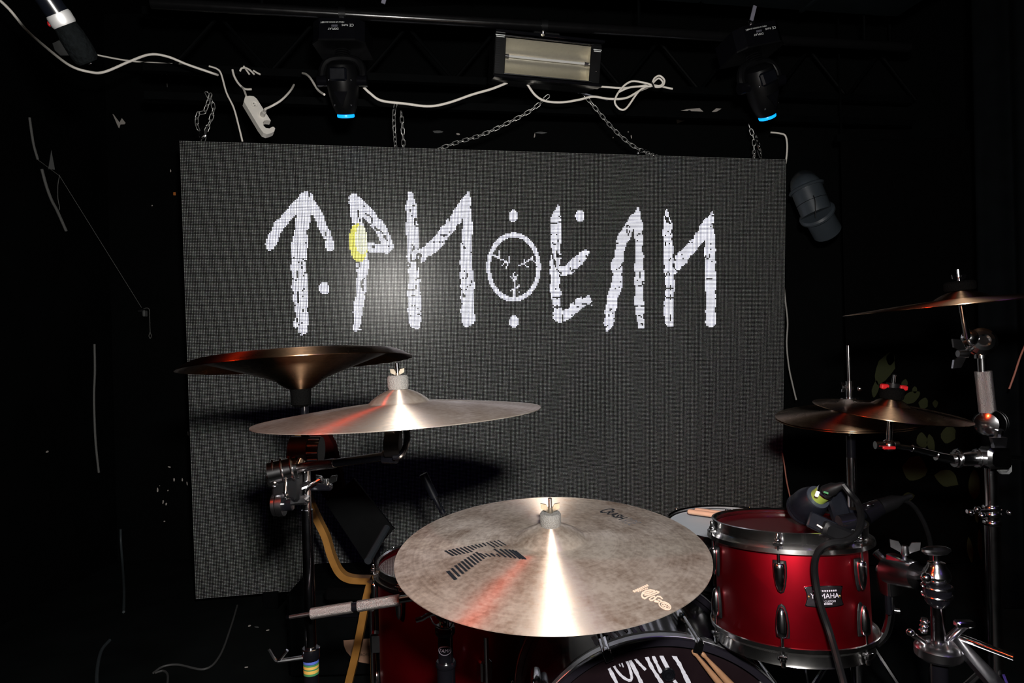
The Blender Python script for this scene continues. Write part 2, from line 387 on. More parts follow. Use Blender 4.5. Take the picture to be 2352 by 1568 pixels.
scr = thing('led_screen', 'large LED video screen showing white rune-like lettering, hung from chains', 'screen', led_world(NX * PIT / 2, NY * PIT, .04))
RX = (led_world(1, 0) - led_world(0, 0)).normalized(); RY = (led_world(0, 1) - led_world(0, 0)).normalized(); RN = RX.cross(RY)   # RN points away from the viewer
PW, PH = 72, 76
for a in range(NX // PW):
    for b_ in range(NY // PH):
        x0, y0 = a * PW, b_ * PH
        gx = np.linspace(.0003, PW * PIT - .0003, PW + 1); gy = np.linspace(.0003, PH * PIT - .0003, PH + 1)
        gx, gy = np.meshgrid(gx, gy)
        vs = np.stack([gx.ravel(), -gy.ravel(), np.zeros(gx.size)], 1)
        k = np.arange((PW + 1) * (PH + 1)).reshape(PH + 1, PW + 1)
        fs = np.stack([k[1:, :-1], k[1:, 1:], k[:-1, 1:], k[:-1, :-1]], -1).reshape(-1, 4)
        # thin cabinet rim round the tile
        X, Y = PW * PIT, PH * PIT; o = len(vs)
        vs2 = np.array([(0, 0, 0), (X, 0, 0), (X, -Y, 0), (0, -Y, 0), (0, 0, -.06), (X, 0, -.06), (X, -Y, -.06), (0, -Y, -.06)])
        me = bpy.data.meshes.new('led_panel')
        me.from_pydata(np.concatenate([vs, vs2]).tolist(), [], fs.tolist() + [(o, o + 4, o + 5, o + 1), (o + 1, o + 5, o + 6, o + 2), (o + 2, o + 6, o + 7, o + 3), (o + 3, o + 7, o + 4, o), (o + 4, o + 7, o + 6, o + 5)])
        nf = PW * PH
        uv = me.uv_layers.new(name='cell'); base = np.zeros((len(me.loops), 2), np.float32); base[:nf * 4] = np.tile(np.array([(0, 0), (1, 0), (1, 1), (0, 1)], np.float32), (nf, 1))
        uv.data.foreach_set('uv', base.ravel())
        for nm, arr in (('lit', rgb), ('tint', tint)):
            at = me.attributes.new(nm, 'FLOAT_COLOR', 'FACE'); q = np.zeros((len(me.polygons), 4), np.float32); q[:nf, :3] = arr[y0:y0 + PH, x0:x0 + PW].reshape(-1, 3); q[:, 3] = 1
            at.data.foreach_set('color', q.ravel())
        me.materials.append(M_led); me.materials.append(M_black_paint)
        me.polygons.foreach_set('material_index', [0] * nf + [1] * 5)
        o3 = led_world(x0 * PIT, y0 * PIT)
        Mx = Matrix(((RX.x, -RY.x, -RN.x, o3.x), (RX.y, -RY.y, -RN.y, o3.y), (RX.z, -RY.z, -RN.z, o3.z), (0, 0, 0, 1)))
        place('led_panel', me, Mx, scr)
# rear frame rails and feet so that the wall of panels stands on the floor
fr = MB()
for y in (.1, .9, 1.7): fr.box(frame(led_world(NX * PIT / 2, y, .085), RN, RX), NX * PIT - .1, .05, .05)
fr.build('rear_frame', M_black_paint, scr)
for x in (.3, 1.3, 2.3):
    p = led_world(x, NY * PIT, .05); MB().box(T(p.x, p.y, p.z / 2), .06, .12, p.z + .01).build('foot', M_black_paint, scr)

# ================================================================== TRUSS, DUCT, PIPES overhead
D0 = RX.copy(); D0.z = 0; D0.normalize()        # the rig hangs parallel to the screen
du = thing('ceiling_duct', 'wide black rectangular air duct along the ceiling above the lights', 'duct', P(1300, -10, 2.35))
c0 = P(1250, -170, 2.30)
for k in range(-4, 4):
    MB().box(frame(c0 + D0 * (k * .42), (0, 0, 1), D0), .416, .30, .30, .006).build('duct_section', M_duct, du)
for k in (-3.5, -.5, .5, 2.5):
    MB().box(frame(c0 + D0 * (k * .42), (0, 0, 1), D0), .02, .312, .312, .004).build('duct_flange', M_duct, du)
for u, v in ((885, -10), (1730, 30)):
    q = hit(u, v, c0 - Vector((D0.y, -D0.x, 0)) * 0 + Vector((0, -.16, 0)), Vector((D0.y, -D0.x, 0)))
    MB().box(frame(q, (D0.y, -D0.x, 0), (.3, 0, 1)), .05, .012, .004).build('strap', M_dimprint, du)

bar = thing('lighting_bar', 'black steel pipe on which the strobe and moving lights hang', 'pipe', P(1260, 66, 2.5))
bA, bB = P(1260, 60, 2.5) - D0 * 1.35, P(1260, 60, 2.5) + D0 * 1.5
MB().cyl(bA, bB, .019, n=20).build('pipe', mat('black_steel_pipe', (.006, .006, .0065), .2, .3, .2), bar)
for k in (-1.0, .35, 1.3):
    q = P(1260, 60, 2.5) + D0 * k
    MB().cyl(q, (q.x, q.y, ZC), .006, n=8).build('hanger_rod', M_black_paint, bar)
tr = thing('lattice_truss', 'black lattice truss with diagonal braces behind the stage lights', 'truss', P(1250, 230, 2.95))
t0 = P(1250, 195, 2.95); nrm = Vector((D0.y, -D0.x, 0))
def tp(a, h): return t0 + D0 * a + Vector((0, 0, h))
for h in (0, -.11, .22):
    MB().box(frame(tp(.1, h), (0, 0, 1), D0), 3.4, .03, .03).build('chord', M_black_paint, tr)
for k in range(9):
    a = -1.5 + k * .37
    MB().cyl(tp(a, .005), tp(a + .18, .22), .008, n=8).build('brace', M_black_paint, tr)
    MB().cyl(tp(a + .18, .22), tp(a + .37, .005), .008, n=8).build('brace', M_black_paint, tr)
for a in (-1.55, 1.7): MB().cyl(tp(a, .2), Vector((tp(a, 0).x, tp(a, 0).y, ZC)), .008, n=8).build('hanger_rod', M_black_paint, tr)

# ---------------------------------------------------------------- strobe
def F3(u, v, z, nx=None): return frame(P(u, v, z), -FWD if nx is None else nx, RIGHT)
ZS = 2.45
st = thing('strobe_light', 'black rectangular strobe light with wide silver reflector and vented side', 'stage light', P(1262, 140, ZS))
sc_ = ZS / F
face_n = (-RN * .9 + Vector((0, 0, -.12))).normalized()
xd = (P(1388, 150, ZS) - P(1134, 136, ZS)).normalized()
SM = frame(P(1262, 135, ZS), face_n, xd)        # local x right, y up, z toward viewer
SW, SH = 256 * sc_, 104 * sc_
def sx(u): return (u - 1262) * sc_
def sy(v): return -(v - 135) * sc_
hb = MB(); hb.box(SM @ T(0, 0, -.125), SW - .01, SH - .012, .10, .006)
for s_ in (-1, 1): hb.box(SM @ T(0, s_ * (SH / 2 - .008), -.055), SW - .01, .006, .07)
for xa_, xb_ in ((sx(1136), sx(1159)), (sx(1363), sx(1387))): hb.box(SM @ T((xa_ + xb_) / 2, 0, -.055), xb_ - xa_, SH - .012, .07)
hb.build('housing', M_black, st)
for y in (SH / 2 - .006, -SH / 2 + .006):
    MB().box(SM @ T(0, y, -.015), SW, .010, .05, .002).build('frame_lip', M_black_gloss, st)
    MB().box(SM @ T(0, y - math.copysign(.0115, y), -.012), SW * .82, .004, .02, .001).build('trim_strip', M_dchrome, st)
for x0, x1 in ((sx(1136), sx(1160)), (sx(1362), sx(1387))):
    MB().box(SM @ T((x0 + x1) / 2, 0, -.014), x1 - x0, SH - .03, .006, .0015).build('side_panel', M_black, st)
vx = (sx(1137) + sx(1149)) / 2
for k in range(15):
    MB().box(SM @ T(vx, sy(101) - k * (70 * sc_) / 14, -.0105), 10 * sc_, .0026, .003).build('vent_louvre', M_mic, st)
prof = [(y, -.05 * (1 - (2 * y / (76 * sc_)) ** 2) - .014) for y in np.linspace(-38 * sc_, 38 * sc_, 15)]
x0, x1 = sx(1160), sx(1362)
vs = [(x, y, z) for y, z in prof for x in (x0, x1)]
MB().add(vs, [(2 * i, 2 * i + 1, 2 * i + 3, 2 * i + 2) for i in range(14)], SM).build('reflector', M_reflector, st)
for x in (x0 + .001, x1 - .001):
    MB().add([(x, y, z) for y, z in prof], [tuple(range(15))], SM).build('reflector_end', M_reflector, st)
MB().cyl(SM @ Vector((x0, .002, -.03)), SM @ Vector((x1, .002, -.03)), .0045, n=14).build('flash_tube', M_tubeglass, st)
for x in (x0 + .008, x1 - .010): MB().cyl(SM @ Vector((x - .008, .002, -.03)), SM @ Vector((x + .008, .002, -.03)), .008, n=12).build('tube_cap', M_dchrome, st)
for u, v, w_ in ((1147, 93, 22), (1377, 103, 20)):
    for r in range(2): MB().box(SM @ T(sx(u), sy(v + r * 3.5), -.0105), w_ * sc_ * (1 - .15 * r), .0028, .0006).build('caption', M_print, st)
kn = P(1247, 78, ZS - .05)
MB().box(SM @ T(-.005, SH / 2 + .010, -.06), .10, .022, .03, .003).build('bracket', M_black, st)
MB().cyl(kn, kn - FWD * .012, .008, n=16).cyl(kn - FWD * .012, kn - FWD * .03, .003, n=10).build('mounting_bolt', M_chrome, st)
def bar_at(x): return bA + (bB - bA) * ((x - bA.x) / (bB.x - bA.x))
def ring_clamp(parent, foot, x):
    # open ring round the lighting pipe with a stem down (or across) to the lamp
    c = bar_at(x); d = (Vector(foot) - c); d -= D0 * d.dot(D0); d.normalize()
    MB().lathe([(.0185, -.012), (.024, -.012), (.024, .012), (.0185, .012)], frame(c, bB - bA), 24, True).cyl(c + d * .022, foot, .008, n=12).build('pipe_clamp', M_black, parent)
ring_clamp(st, SM @ Vector((-.005, SH / 2 + .018, -.06)), (SM @ Vector((-.005, 0, -.06))).x)
MB().ball(SM @ Vector((sx(1377), sy(151), -.010)), .0025, 10).build('screw', M_dchrome, st)

# ---------------------------------------------------------------- moving heads
def moving_head(u, v, Z, tilt, yaw, label, head_roll=0.0, behind=False):
    t = thing('moving_head_light', label, 'stage light', P(u, v, Z), 'moving head lights on the bar')
    k = Z / F; q = P(u, v, Z)
    B0 = frame(q, UP * math.cos(tilt) + RIGHT * -math.sin(tilt), RIGHT) @ Matrix.Rotation(yaw, 4, 'Z')   # local z up, -y toward viewer
    # base (hangs upside down)
    poly = [(-58 * k, -.05), (-40 * k, -.078), (40 * k, -.078), (58 * k, -.05), (58 * k, .08), (-58 * k, .08)]
    MB().prism(poly, B0 @ T(0, 0, 68 * k), 46 * k).build('base', M_black_gloss, t)
    MB().prism([(x * 1.03, y * 1.03) for x, y in poly], B0 @ T(0, 0, 64 * k), .006).build('base_rim', M_black, t)
    fy = -.0795
    RT = B0 @ T(0, fy, 0) @ Matrix.Rotation(PI / 2, 4, 'X') @ Matrix.Rotation(PI, 4, 'Z')
    for s, x, z, h in (('DISPLAY', -8, 90, 6.5), ('8888', -5, 97, 7), ('MENU UP DOWN ENTER', -8, 105, 4.4), ('MIC', -33, 104, 4), ('RoHS', 18, 98, 6), ('CE', 33, 98, 8)):
        text_obj('printed_text', s, h * k, B0 @ T(x * k, fy - .0004, z * k) @ Matrix.Rotation(PI / 2, 4, 'X') @ Matrix.Rotation(PI, 4, 'Z'), M_print if s != '8888' else M_dimprint, t)
    MB().box(B0 @ T(3 * k, -.030, 124 * k), 14 * k, .006, 24 * k, .002).build('clamp_plate', M_dchrome, t)
    MB().cyl(B0 @ Vector((3 * k, -.032, 128 * k)), B0 @ Vector((3 * k, -.042, 128 * k)), .006, n=12).build('clamp_bolt', M_chrome, t)
    ft_ = B0 @ Vector((0, .078, 92 * k)) if behind else B0 @ Vector((0, 0, 112 * k))
    ring_clamp(t, ft_, ft_.x)
    # neck rings
    for i in range(4): MB().lathe([(16 * k, 0), (18 * k, 1.5 * k), (16 * k, 3 * k)], B0 @ T(0, 0, (46 + i * 5) * k), 24).build('neck_ring', M_black, t)
    # yoke
    yk = MB()
    yk.tube([B0 @ Vector((x * k, 0, z * k)) for x, z in ((-46, -12), (-46, 15), (-36, 36), (-15, 44), (15, 44), (36, 36), (46, 15), (46, -12))], 10 * k, 10)
    yk.build('yoke', M_black, t)
    for s in (-1, 1): MB().cyl(B0 @ Vector((s * 34 * k, 0, -6 * k)), B0 @ Vector((s * 57 * k, 0, -6 * k)), 13 * k, n=20).build('pivot_cap', M_black_gloss, t)
    # head
    HM = B0 @ T(0, 0, -6 * k) @ Matrix.Rotation(-head_roll, 4, 'Y') @ Matrix.Rotation(rad(24), 4, 'X')
    hp = [(1e-5, 44), (20, 43), (31, 36), (36, 20), (37, 0), (34, -30), (29, -52), (22, -70), (20, -72)]
    MB().lathe([(a * k, b * k) for a, b in hp], HM, 28).build('head', M_black, t)
    MB().box(HM @ T(-2 * k, -30 * k, 16 * k) @ Matrix.Rotation(rad(-12), 4, 'X'), 40 * k, 16 * k, 30 * k, 4 * k).build('rear_cover', M_mic, t)
    MB().prism([(-16 * k, -20 * k), (16 * k, -20 * k), (2 * k, -52 * k)], HM @ Matrix.Rotation(PI / 2, 4, 'X') @ T(0, 0, 29 * k), 6 * k).build('chevron_panel', M_black_gloss, t)
    for x, z in ((-25, 4), (25, 4), (-18, -50), (19, -50)): MB().ball(HM @ Vector((x * k, -math.sqrt(max(36 ** 2 - x * x, 1)) * k * (1 if z > 0 else .70), z * k)), 2.6 * k, 10).build('screw', M_dchrome, t)
    MB().lathe([(19 * k, 0), (20 * k, -3 * k), (19.5 * k, -7 * k), (17 * k, -8 * k), (1e-5, -7 * k)], HM @ T(0, 0, -72 * k), 28).build('lens', M_blue, t)
    return t
moving_head(787, 180, 2.37, 0, 0, 'upright moving head light with blue lens, hanging above the screen left of the strobe')
moving_head(1747, 188, 2.535, rad(15), rad(10), 'tilted moving head light with blue lens, hanging near the grey drain pipe', rad(12), True)

# ================================================================== CHAINS
def link_mesh():
    m = MB(); L_, W_ = .0150, .0072; r = .0017
    pts = [(W_ * math.cos(a), L_ - W_ + W_ * math.sin(a), 0) for a in np.linspace(0, PI, 7)] + [(W_ * math.cos(a), -L_ + W_ + W_ * math.sin(a), 0) for a in np.linspace(PI, 2 * PI, 7)]
    m.tube(pts, r, 6, 0, True); me = bpy.data.meshes.new('link'); me.from_pydata(m.v, [], m.f)
    me.polygons.foreach_set('use_smooth', [True] * len(me.polygons)); me.materials.append(mat('galvanised_steel', (.70, .70, .68), .36, .85, .1)); return me
LINK = link_mesh()
def chain(label, pts, roll=0.0, pitch=.0235):
    p = catmull(pts, 10); t = thing('chain', label, 'chain', p[-1], 'galvanised chains holding the screen')
    d = [0]
    for a, b in zip(p[:-1], p[1:]): d.append(d[-1] + (b - a).length)
    n = int(d[-1] / pitch)
    def at(s):
        for i in range(len(d) - 1):
            if s <= d[i + 1]: f = (s - d[i]) / max(d[i + 1] - d[i], 1e-9); return p[i].lerp(p[i + 1], f), (p[i + 1] - p[i]).normalized()
        return p[-1], (p[-1] - p[-2]).normalized()
    for k in range(n + 1):
        c, tg = at(min(k * pitch, d[-1]))
        xh = FWD.cross(tg); M_ = frame(c, -FWD + tg * FWD.dot(tg), tg.cross(FWD))
        # local y must run along the chain
        zl = (xh * math.cos(roll + (k % 2) * PI / 2) + tg.cross(xh) * math.sin(roll + (k % 2) * PI / 2)).normalized(); xl = tg.cross(zl)
        M_ = Matrix(((xl.x, tg.x, zl.x, c.x), (xl.y, tg.y, zl.y, c.y), (xl.z, tg.z, zl.z, c.z), (0, 0, 0, 1)))
        place('link', LINK, M_, t)
    return t
def scr_top(u, over=.0):
    # point on the upper screen edge seen at column u
    best = min((led_world(x, 0, .03) for x in np.linspace(0, NX * PIT, 400)), key=lambda p: abs(CX + F * (p - CAM).dot(RIGHT) / (p - CAM).dot(FWD) - u)); return best
ZCn = 2.676
chain('tangled chain with a carabiner above the screen corner by the power strip', [P(477, 218, ZCn), P(490, 245, ZCn), P(484, 275, ZCn), P(474, 300, ZCn), scr_top(466)], .7)
chain('short doubled-back chain tail beside the carabiner above the screen', [P(482, 222, ZCn - .02), P(470, 255, ZCn - .02), P(455, 262, ZCn - .02), P(452, 285, ZCn - .02), P(458, 302, ZCn - .02)], .3)
chain('vertical chain, first of the pair right of the upright moving light', [P(908, 244, 2.76), P(905, 262, 2.76), P(906, 300, 2.76), scr_top(908)], .6)
chain('vertical chain, second of the pair right of the upright moving light', [P(922, 262, 2.80), P(925, 300, 2.80), scr_top(926)], .2)
chain('slack chain curving from below the strobe down to the screen top', [P(1255, 224, 2.72), P(1220, 253, 2.74), P(1165, 283, 2.77), P(1105, 310, 2.80), P(1050, 327, 2.84), scr_top(1000)], .9)
chain('straight diagonal chain from the strobe to the screen top', [P(1325, 197, 2.78), P(1365, 245, 2.80), P(1410, 297, 2.86), P(1450, 332, 2.90), P(1480, 348, 2.93), scr_top(1510)], .8)
chain('short chain with a snap hook below the tilted moving light', [P(1722, 292, 3.02), P(1731, 318, 3.03), P(1732, 345, 3.04), scr_top(1733)], .5)
chain('second short chain strand below the tilted moving light', [P(1738, 318, 3.05), P(1744, 340, 3.05), scr_top(1747)], .1)
cb = thing('carabiner', 'steel carabiner linking the tangled chain to the screen top', 'carabiner', P(466, 315, 2.665))
MB().tube([P(u, v, 2.665) for u, v in ((470, 290), (476, 296), (472, 312), (463, 318), (457, 312), (462, 295))], .0022, 8, 6, True).build('ring', M_chrome, cb)
MB().cyl(P(475, 298, 2.66), P(472, 310, 2.66), .0045, n=10).build('sleeve', M_chrome, cb)
sh = thing('snap_hook', 'small steel snap hook hanging on the short chain', 'hook', P(1743, 335, 3.0))
MB().tube([P(u, v, 3.0) for u, v in ((1735, 318), (1743, 322), (1747, 335), (1742, 338))], .0025, 8, 6, True).build('ring', M_chrome, sh)
MB().cyl(P(1741, 345, 3.0), P(1747, 362, 3.0), .005, n=10).build('bolt', M_chrome, sh)
tk = thing('toggle_pin', 'small steel pin lying across the diagonal chain at the screen edge', 'pin', P(1478, 348, 2.92))
MB().cyl(P(1466, 351, 2.90), P(1484, 342, 2.90), .0035, n=8).ball(P(1466, 351, 2.90), .006, 10).build('pin', M_chrome, tk)

# ================================================================== CABLES overhead
def cable(name, label, pts, r, m, cat='cable', group=None, k=8):
    return tag(MB().tube(pts, r, 8, k).build(name, m), label, cat, group)
def pz(l, z0, z1=None):
    z1 = z0 if z1 is None else z1; n = len(l) - 1
    return [P(u, v, z0 + (z1 - z0) * i / n) for i, (u, v) in enumerate(l)]
cable('white_cable', 'thick white cable sagging past the hanging microphone', pz([(-30, -25), (20, 20), (60, 68), (105, 108), (160, 150), (205, 165), (240, 165), (300, 140), (345, 125), (385, 130), (430, 148), (485, 167), (500, 172)], 2.1, 2.5), .0042, M_cable)
cable('white_cable', 'thin white cable running level behind the wavy thick cable', pz([(205, 122), (222, 126), (300, 140), (400, 147), (470, 155), (500, 158)], 2.6, 2.8), .0032, M_cable)
cable('white_cable', 'white cable dropping to the screen top beside the power strip', pz([(480, 152), (498, 158), (508, 170), (520, 212), (537, 248), (549, 292), (557, 325)], 2.65, 2.69), .0034, M_cable)
cable('white_cable', 'short white cable loop above the power strip', pz([(534, 160), (538, 175), (548, 192), (562, 204), (578, 205)], 2.68), .0040, M_cable)
cable('cable_offcut', 'bent white cable offcuts tied up above the power strip', pz([(551, 164), (555, 157), (564, 156), (574, 161), (584, 171)], 2.66), .0036, M_cable)
cable('cable_offcut', 'short white cable stub crossing the bent offcut', pz([(560, 152), (566, 161), (573, 171)], 2.68), .0034, M_cable)
cable('cable_offcut', 'short straight white stub beside the bent offcuts', pz([(582, 162), (590, 167), (598, 171)], 2.67), .0034, M_cable)
cable('white_cable', 'white cable stub emerging left of the upright moving light', pz([(695, 168), (704, 171), (714, 181), (730, 206), (745, 217)], 2.62, 2.375), .0040, M_cable)
cable('white_cable', 'white cable sagging between moving light and strobe', pz([(835, 200), (850, 214), (876, 231), (930, 238), (985, 244), (1030, 236), (1085, 217), (1130, 204), (1165, 190)], 2.40, 2.55), .0044, M_cable)
cable('white_cable', 'white cable looping below the strobe toward the coil', pz([(1205, 182), (1213, 196), (1230, 219), (1253, 232), (1290, 235), (1330, 229), (1362, 222), (1400, 227), (1438, 225), (1470, 208), (1500, 196)], 2.55, 2.65), .0042, M_cable)
co = thing('cable_coil', 'white cable coil tied with a black band beside the strobe', 'cable', P(1480, 205, 2.62))
MB().tube(pz([(1330, 197), (1380, 199), (1430, 202), (1470, 198), (1496, 195), (1545, 204)], 2.6, 2.64), .0036, 8, 8).build('lead', M_cable, co)
MB().tube(pz([(1500, 196), (1470, 207), (1440, 247), (1425, 251), (1413, 238), (1415, 222), (1430, 200), (1450, 187), (1475, 189), (1498, 195)], 2.6), .0036, 8, 8).build('loop', M_cable, co)
MB().tube(pz([(1497, 195), (1503, 180), (1515, 174), (1526, 184), (1522, 197), (1510, 200), (1498, 197)], 2.6), .0036, 8, 8).build('loop', M_cable, co)
MB().tube(pz([(1498, 193), (1506, 184), (1514, 180), (1522, 188), (1518, 196), (1500, 198)], 2.62), .0034, 8, 8).build('loop', M_cable, co)
MB().tube(pz([(1496, 198), (1450, 200), (1420, 212)], 2.59), .0036, 8, 8).build('lead', M_cable, co)
MB().tube(pz([(1496, 188), (1500, 195), (1503, 203)], 2.58), .003, 8, 4).build('tie', M_black, co)
tag(MB().cyl(P(1272, 190, 2.66), P(1332, 212, 2.68), .0032, n=8).cyl(P(1332, 212, 2.68), P(1396, 230, 2.70), .0028, n=8).ball(P(1329, 211, 2.68), .006, 8).build('cable_tie', mat('blue_grey_plastic', (.16, .17, .22), .4), None), 'long blue-grey cable tie under the strobe', 'cable tie')
cable('white_cable', 'cream wire hooked over the right corner of the screen', pz([(1770, 304), (1790, 306), (1804, 312), (1808, 335), (1806, 365), (1802, 388)], 3.17), .0040, M_cable)
cable('white_cable', 'pale wire running down the right edge of the screen', pz([(1799, 640), (1804, 690), (1809, 740), (1807, 790), (1812, 842), (1821, 885), (1829, 918)], 3.2), .0036, M_dim_cable)
cable('brown_wire', 'reddish brown wire below the pale wire at the screen edge', pz([(1797, 1040), (1802, 1070), (1808, 1110), (1821, 1168)], 3.1), .0030, M_pink_cable)
cable('brown_wire', 'reddish wire hanging in front of the charcoal curtain', pz([(2365, 770), (2345, 815), (2330, 860), (2318, 893)], 2.34), .0030, M_pink_cable)

# ---------------------------------------------------------------- power strip
ps = thing('power_strip', 'white two-socket power strip with a broken hook-shaped end', 'power strip', P(592, 265, 2.6))
k = 2.6 / F
ax = (P(612, 298, 2.6) - P(575, 225, 2.6)).normalized(); PN = (-FWD * .83 + RIGHT * .45 + UP * .32).normalized(); PN = (PN - ax * PN.dot(ax)).normalized()
PM = frame(P(590, 262, 2.6), PN, ax)              # local x along the strip (downwards), y across, z outwards
PM_ = PM
def loc2(u, v):
    d = PM.inverted() @ hit(u, v, P(590, 262, 2.6), PN); return (d.x, d.y)
outl = [loc2(u, v) for u, v in ((563, 222), (573, 220), (583, 221), (590, 227), (622, 277), (613, 276), (607, 277), (604, 281), (605, 288), (611, 294), (619, 295), (625, 291), (629, 291), (632, 295), (630, 302), (622, 306), (613, 308), (605, 305), (596, 293), (560, 233))]
MB().prism(outl, PM, .030, -.030).build('body', M_white, ps)
for u, v in ((584, 240), (601, 262)):
    x, y = loc2(u, v); MB().lathe([(.0115, -.002), (.0135, .0025), (.0115, .0018), (.010, -.001), (1e-5, -.001)], PM @ T(x, y, 0), 24).build('socket', M_white, ps)
    for s in (-1, 1): MB().lathe([(.0022, 0), (.0022, .0008), (1e-5, .0008)], PM @ T(x + s * .005, y, -.0008), 10).build('socket_hole', M_black, ps)
x, y = loc2(603, 264)
pl = thing('plug', 'white plug with its cord pushed into the power strip', 'plug', PM @ Vector((x, y, .01)))
b0 = PM @ Vector((x, y, -.001)); b1 = P(610, 250, 2.54)
MB().cyl(b0, b0.lerp(b1, .6), .0105, .007, n=14).cyl(b0.lerp(b1, .6), b1, .006, .0045, n=12).build('plug_body', M_white, pl)
MB().tube([b1, P(625, 243, 2.53), P(642, 233, 2.54), P(655, 222, 2.56), P(668, 207, 2.6), P(675, 195, 2.66)], .0040, 8, 8).build('cord', M_cable, pl)
cable('white_cable', 'short white cord entering the top of the power strip', pz([(556, 200), (561, 208), (566, 222)], 2.66, 2.6), .0038, M_cable)

# ================================================================== LEFT WALL BITS
def wpts(l, off=.02): return [wallpt(u, v, off) for u, v in l]
cable('wall_rope', 'upper grey rope piece hanging on the left wall', wpts([(68, 270), (72, 300), (78, 335), (87, 366)]), .0050, M_string, 'rope')
cable('wall_rope', 'slanting grey rope below the grey paper shard on the left wall', wpts([(96, 388), (106, 425), (118, 458), (132, 485), (152, 530)]), .0060, M_string, 'rope')
cable('wall_string', 'thin string stretched across the left wall to a bracket', [wallpt(86, 366, .02), wallpt(137, 404, .03), wallpt(325, 706, .03)], .0011, M_string, 'string', k=1)
cable('wall_string', 'short knotted string dangling on the left wall', wpts([(137, 402), (133, 425), (133, 455), (137, 478), (133, 483)]), .0014, M_string, 'string')
tag(MB().prism([(0, .045), (.012, -.04), (-.014, -.042)], frame(wallpt(118, 368, .02), (1, -.7, 0), (0, 1, 0)), .003).build('paper_shard', M_grey_scrap), 'pointed grey paper shard hanging on the left wall', 'paper')
cable('wall_cable', 'upper pale cable running down the left wall', wpts([(217, 790), (218, 850), (216, 910), (218, 985), (221, 1030), (227, 1085)]), .0050, M_string, 'cable')
cable('wall_cable', 'lower dark cable on the left wall near the floor', [wallpt(277, 1215, .02), wallpt(278, 1250, .02), hit(282, 1302, (0, 0, .012), (0, 0, 1)), hit(285, 1360, (0, 0, .006), (0, 0, 1)), hit(284, 1405, (0, 0, .006), (0, 0, 1))], .0055, mat('dark_blue_grey_cable', (.035, .045, .05), .6), 'cable')
def floorpt(u, v, off=.006): return hit(u, v, (0, 0, off), (0, 0, 1))
cable('floor_cable', 'dark cable lying across the floor by the left wall', [floorpt(u, v) for u, v in ((252, 1470), (235, 1490), (226, 1518), (222, 1560), (225, 1600))], .0055, mat('dark_floor_cable', (.03, .038, .042), .6), 'cable')
cable('floor_cable', 'thin grey cable trailing on the floor below the screen corner', [floorpt(u, v) for u, v in ((352, 1545), (375, 1530), (410, 1526), (470, 1536), (505, 1505), (530, 1440), (545, 1390))], .0035, mat('thin_grey_cable', (.05, .05, .05), .6), 'cable')
cable('floor_cable', 'short curled cable end on the floor by the screen', [floorpt(u, v) for u, v in ((356, 1545), (375, 1540), (385, 1550), (384, 1575))], .0035, mat('thin_grey_cable_b', (.04, .04, .04), .6), 'cable')
br = thing('wall_bracket', 'small metal bracket with a hanging wire loop on the back wall', 'bracket', backpt(325, 715, .03))
MB().box(frame(backpt(328, 714, .03), (0, -1, 0), (1, 0, 0)), .035, .016, .04, .003).build('plate', M_dchrome, br)
MB().box(frame(backpt(333, 720, .05), (0, -1, 0), (1, 0, 0)), .012, .03, .03, .003).build('tab', M_grey_scrap, br)
MB().tube([backpt(u, v, .05) for u, v in ((330, 708), (342, 709), (344, 730), (345, 762), (348, 770), (345, 777), (342, 771), (345, 762))], .0014, 6, 5).build('wire_loop', M_string, br)
fl = [(389, 1072, 9, 4, .4), (400, 1101, 4, 9, 0), (419, 1101, 3, 8, 0), (362, 1125, 4, 11, 0), (386, 1126, 3, 3, 0), (375, 1152, 4, 9, -.3), (382, 1157, 4, 7, -.3), (378, 1197, 4, 3, 0), (367, 1115, 2, 2, 0), (432, 995, 3, 12, 0), (392, 392, 3, 6, 0), (350, 472, 3, 3, 0), (430, 1110, 3, 9, .4), (108, 1037, 10, 4, 0), (1060, 180, 4, 11, .4), (1228, 312, 4, 12, -.6), (1443, 303, 3, 3, 0), (1450, 314, 3, 8, .4), (1408, 316, 3, 3, 0), (1005, 303, 24, 7, .1), (1243, 305, 30, 5, .15), (1052, 308, 10, 4, .2), (590, 1440, 14, 7, .6), (566, 1532, 9, 5, 0), (573, 1437, 6, 8, 0), (615, 1447, 8, 4, -.6)]
for u, v, a, b_, r in fl:
    p = wallpt(u, v, .001); n = Vector((1, 0, 0)) if p.x < XL + .01 else Vector((0, -1, 0)); k = (p - CAM).dot(FWD) / F
    if p.z < .02: p = floorpt(u, v, .001); n = Vector((0, 0, 1)); k = (p - CAM).dot(FWD) / F
    poly = [(a * k * .5 * math.cos(t + r) * (.7 + .5 * random.random()), b_ * k * .5 * math.sin(t) * (.7 + .5 * random.random())) for t in np.linspace(0, 2 * PI, 9)[:-1]]
    par = wall_left if n.x else wall_back
    MB().prism(poly, frame(p, n, (0, 1, 0) if n.x else (1, 0, 0)), .0015).build('paint_fleck', M_fleck if a * b_ < 90 else M_grey_scrap, par if n.z == 0 else bpy.data.objects['floor'])
# torn grey strip near the carabiner
tag(MB().prism([(-.035, .035), (-.028, .03), (.0, -.01), (.012, .012), (.03, -.012), (.024, -.02), (.004, -.02), (-.004, -.04), (-.012, -.022)], frame(backpt(275, 277, .01), (0, -1, 0), (1, 0, 0)), .002).build('torn_tape', M_pale_scrap), 'torn pale tape strip on the back wall left of the tangled chain', 'tape')
tag(MB().tube([backpt(u, v, .02) for u, v in ((366, 185), (372, 172), (382, 166), (384, 200), (383, 170), (392, 188))], .0022, 6, 4).build('knotted_string', M_string), 'knotted pale string tuft hanging under the thick white cable', 'string')
tag(MB().box(frame(backpt(401, 445, .01), (0, -1, 0), (1, 0, 0)), .012, .016, .006, .001).build('orange_tag', M_dash), 'tiny orange tag on the wall beside the screen edge', 'tag')
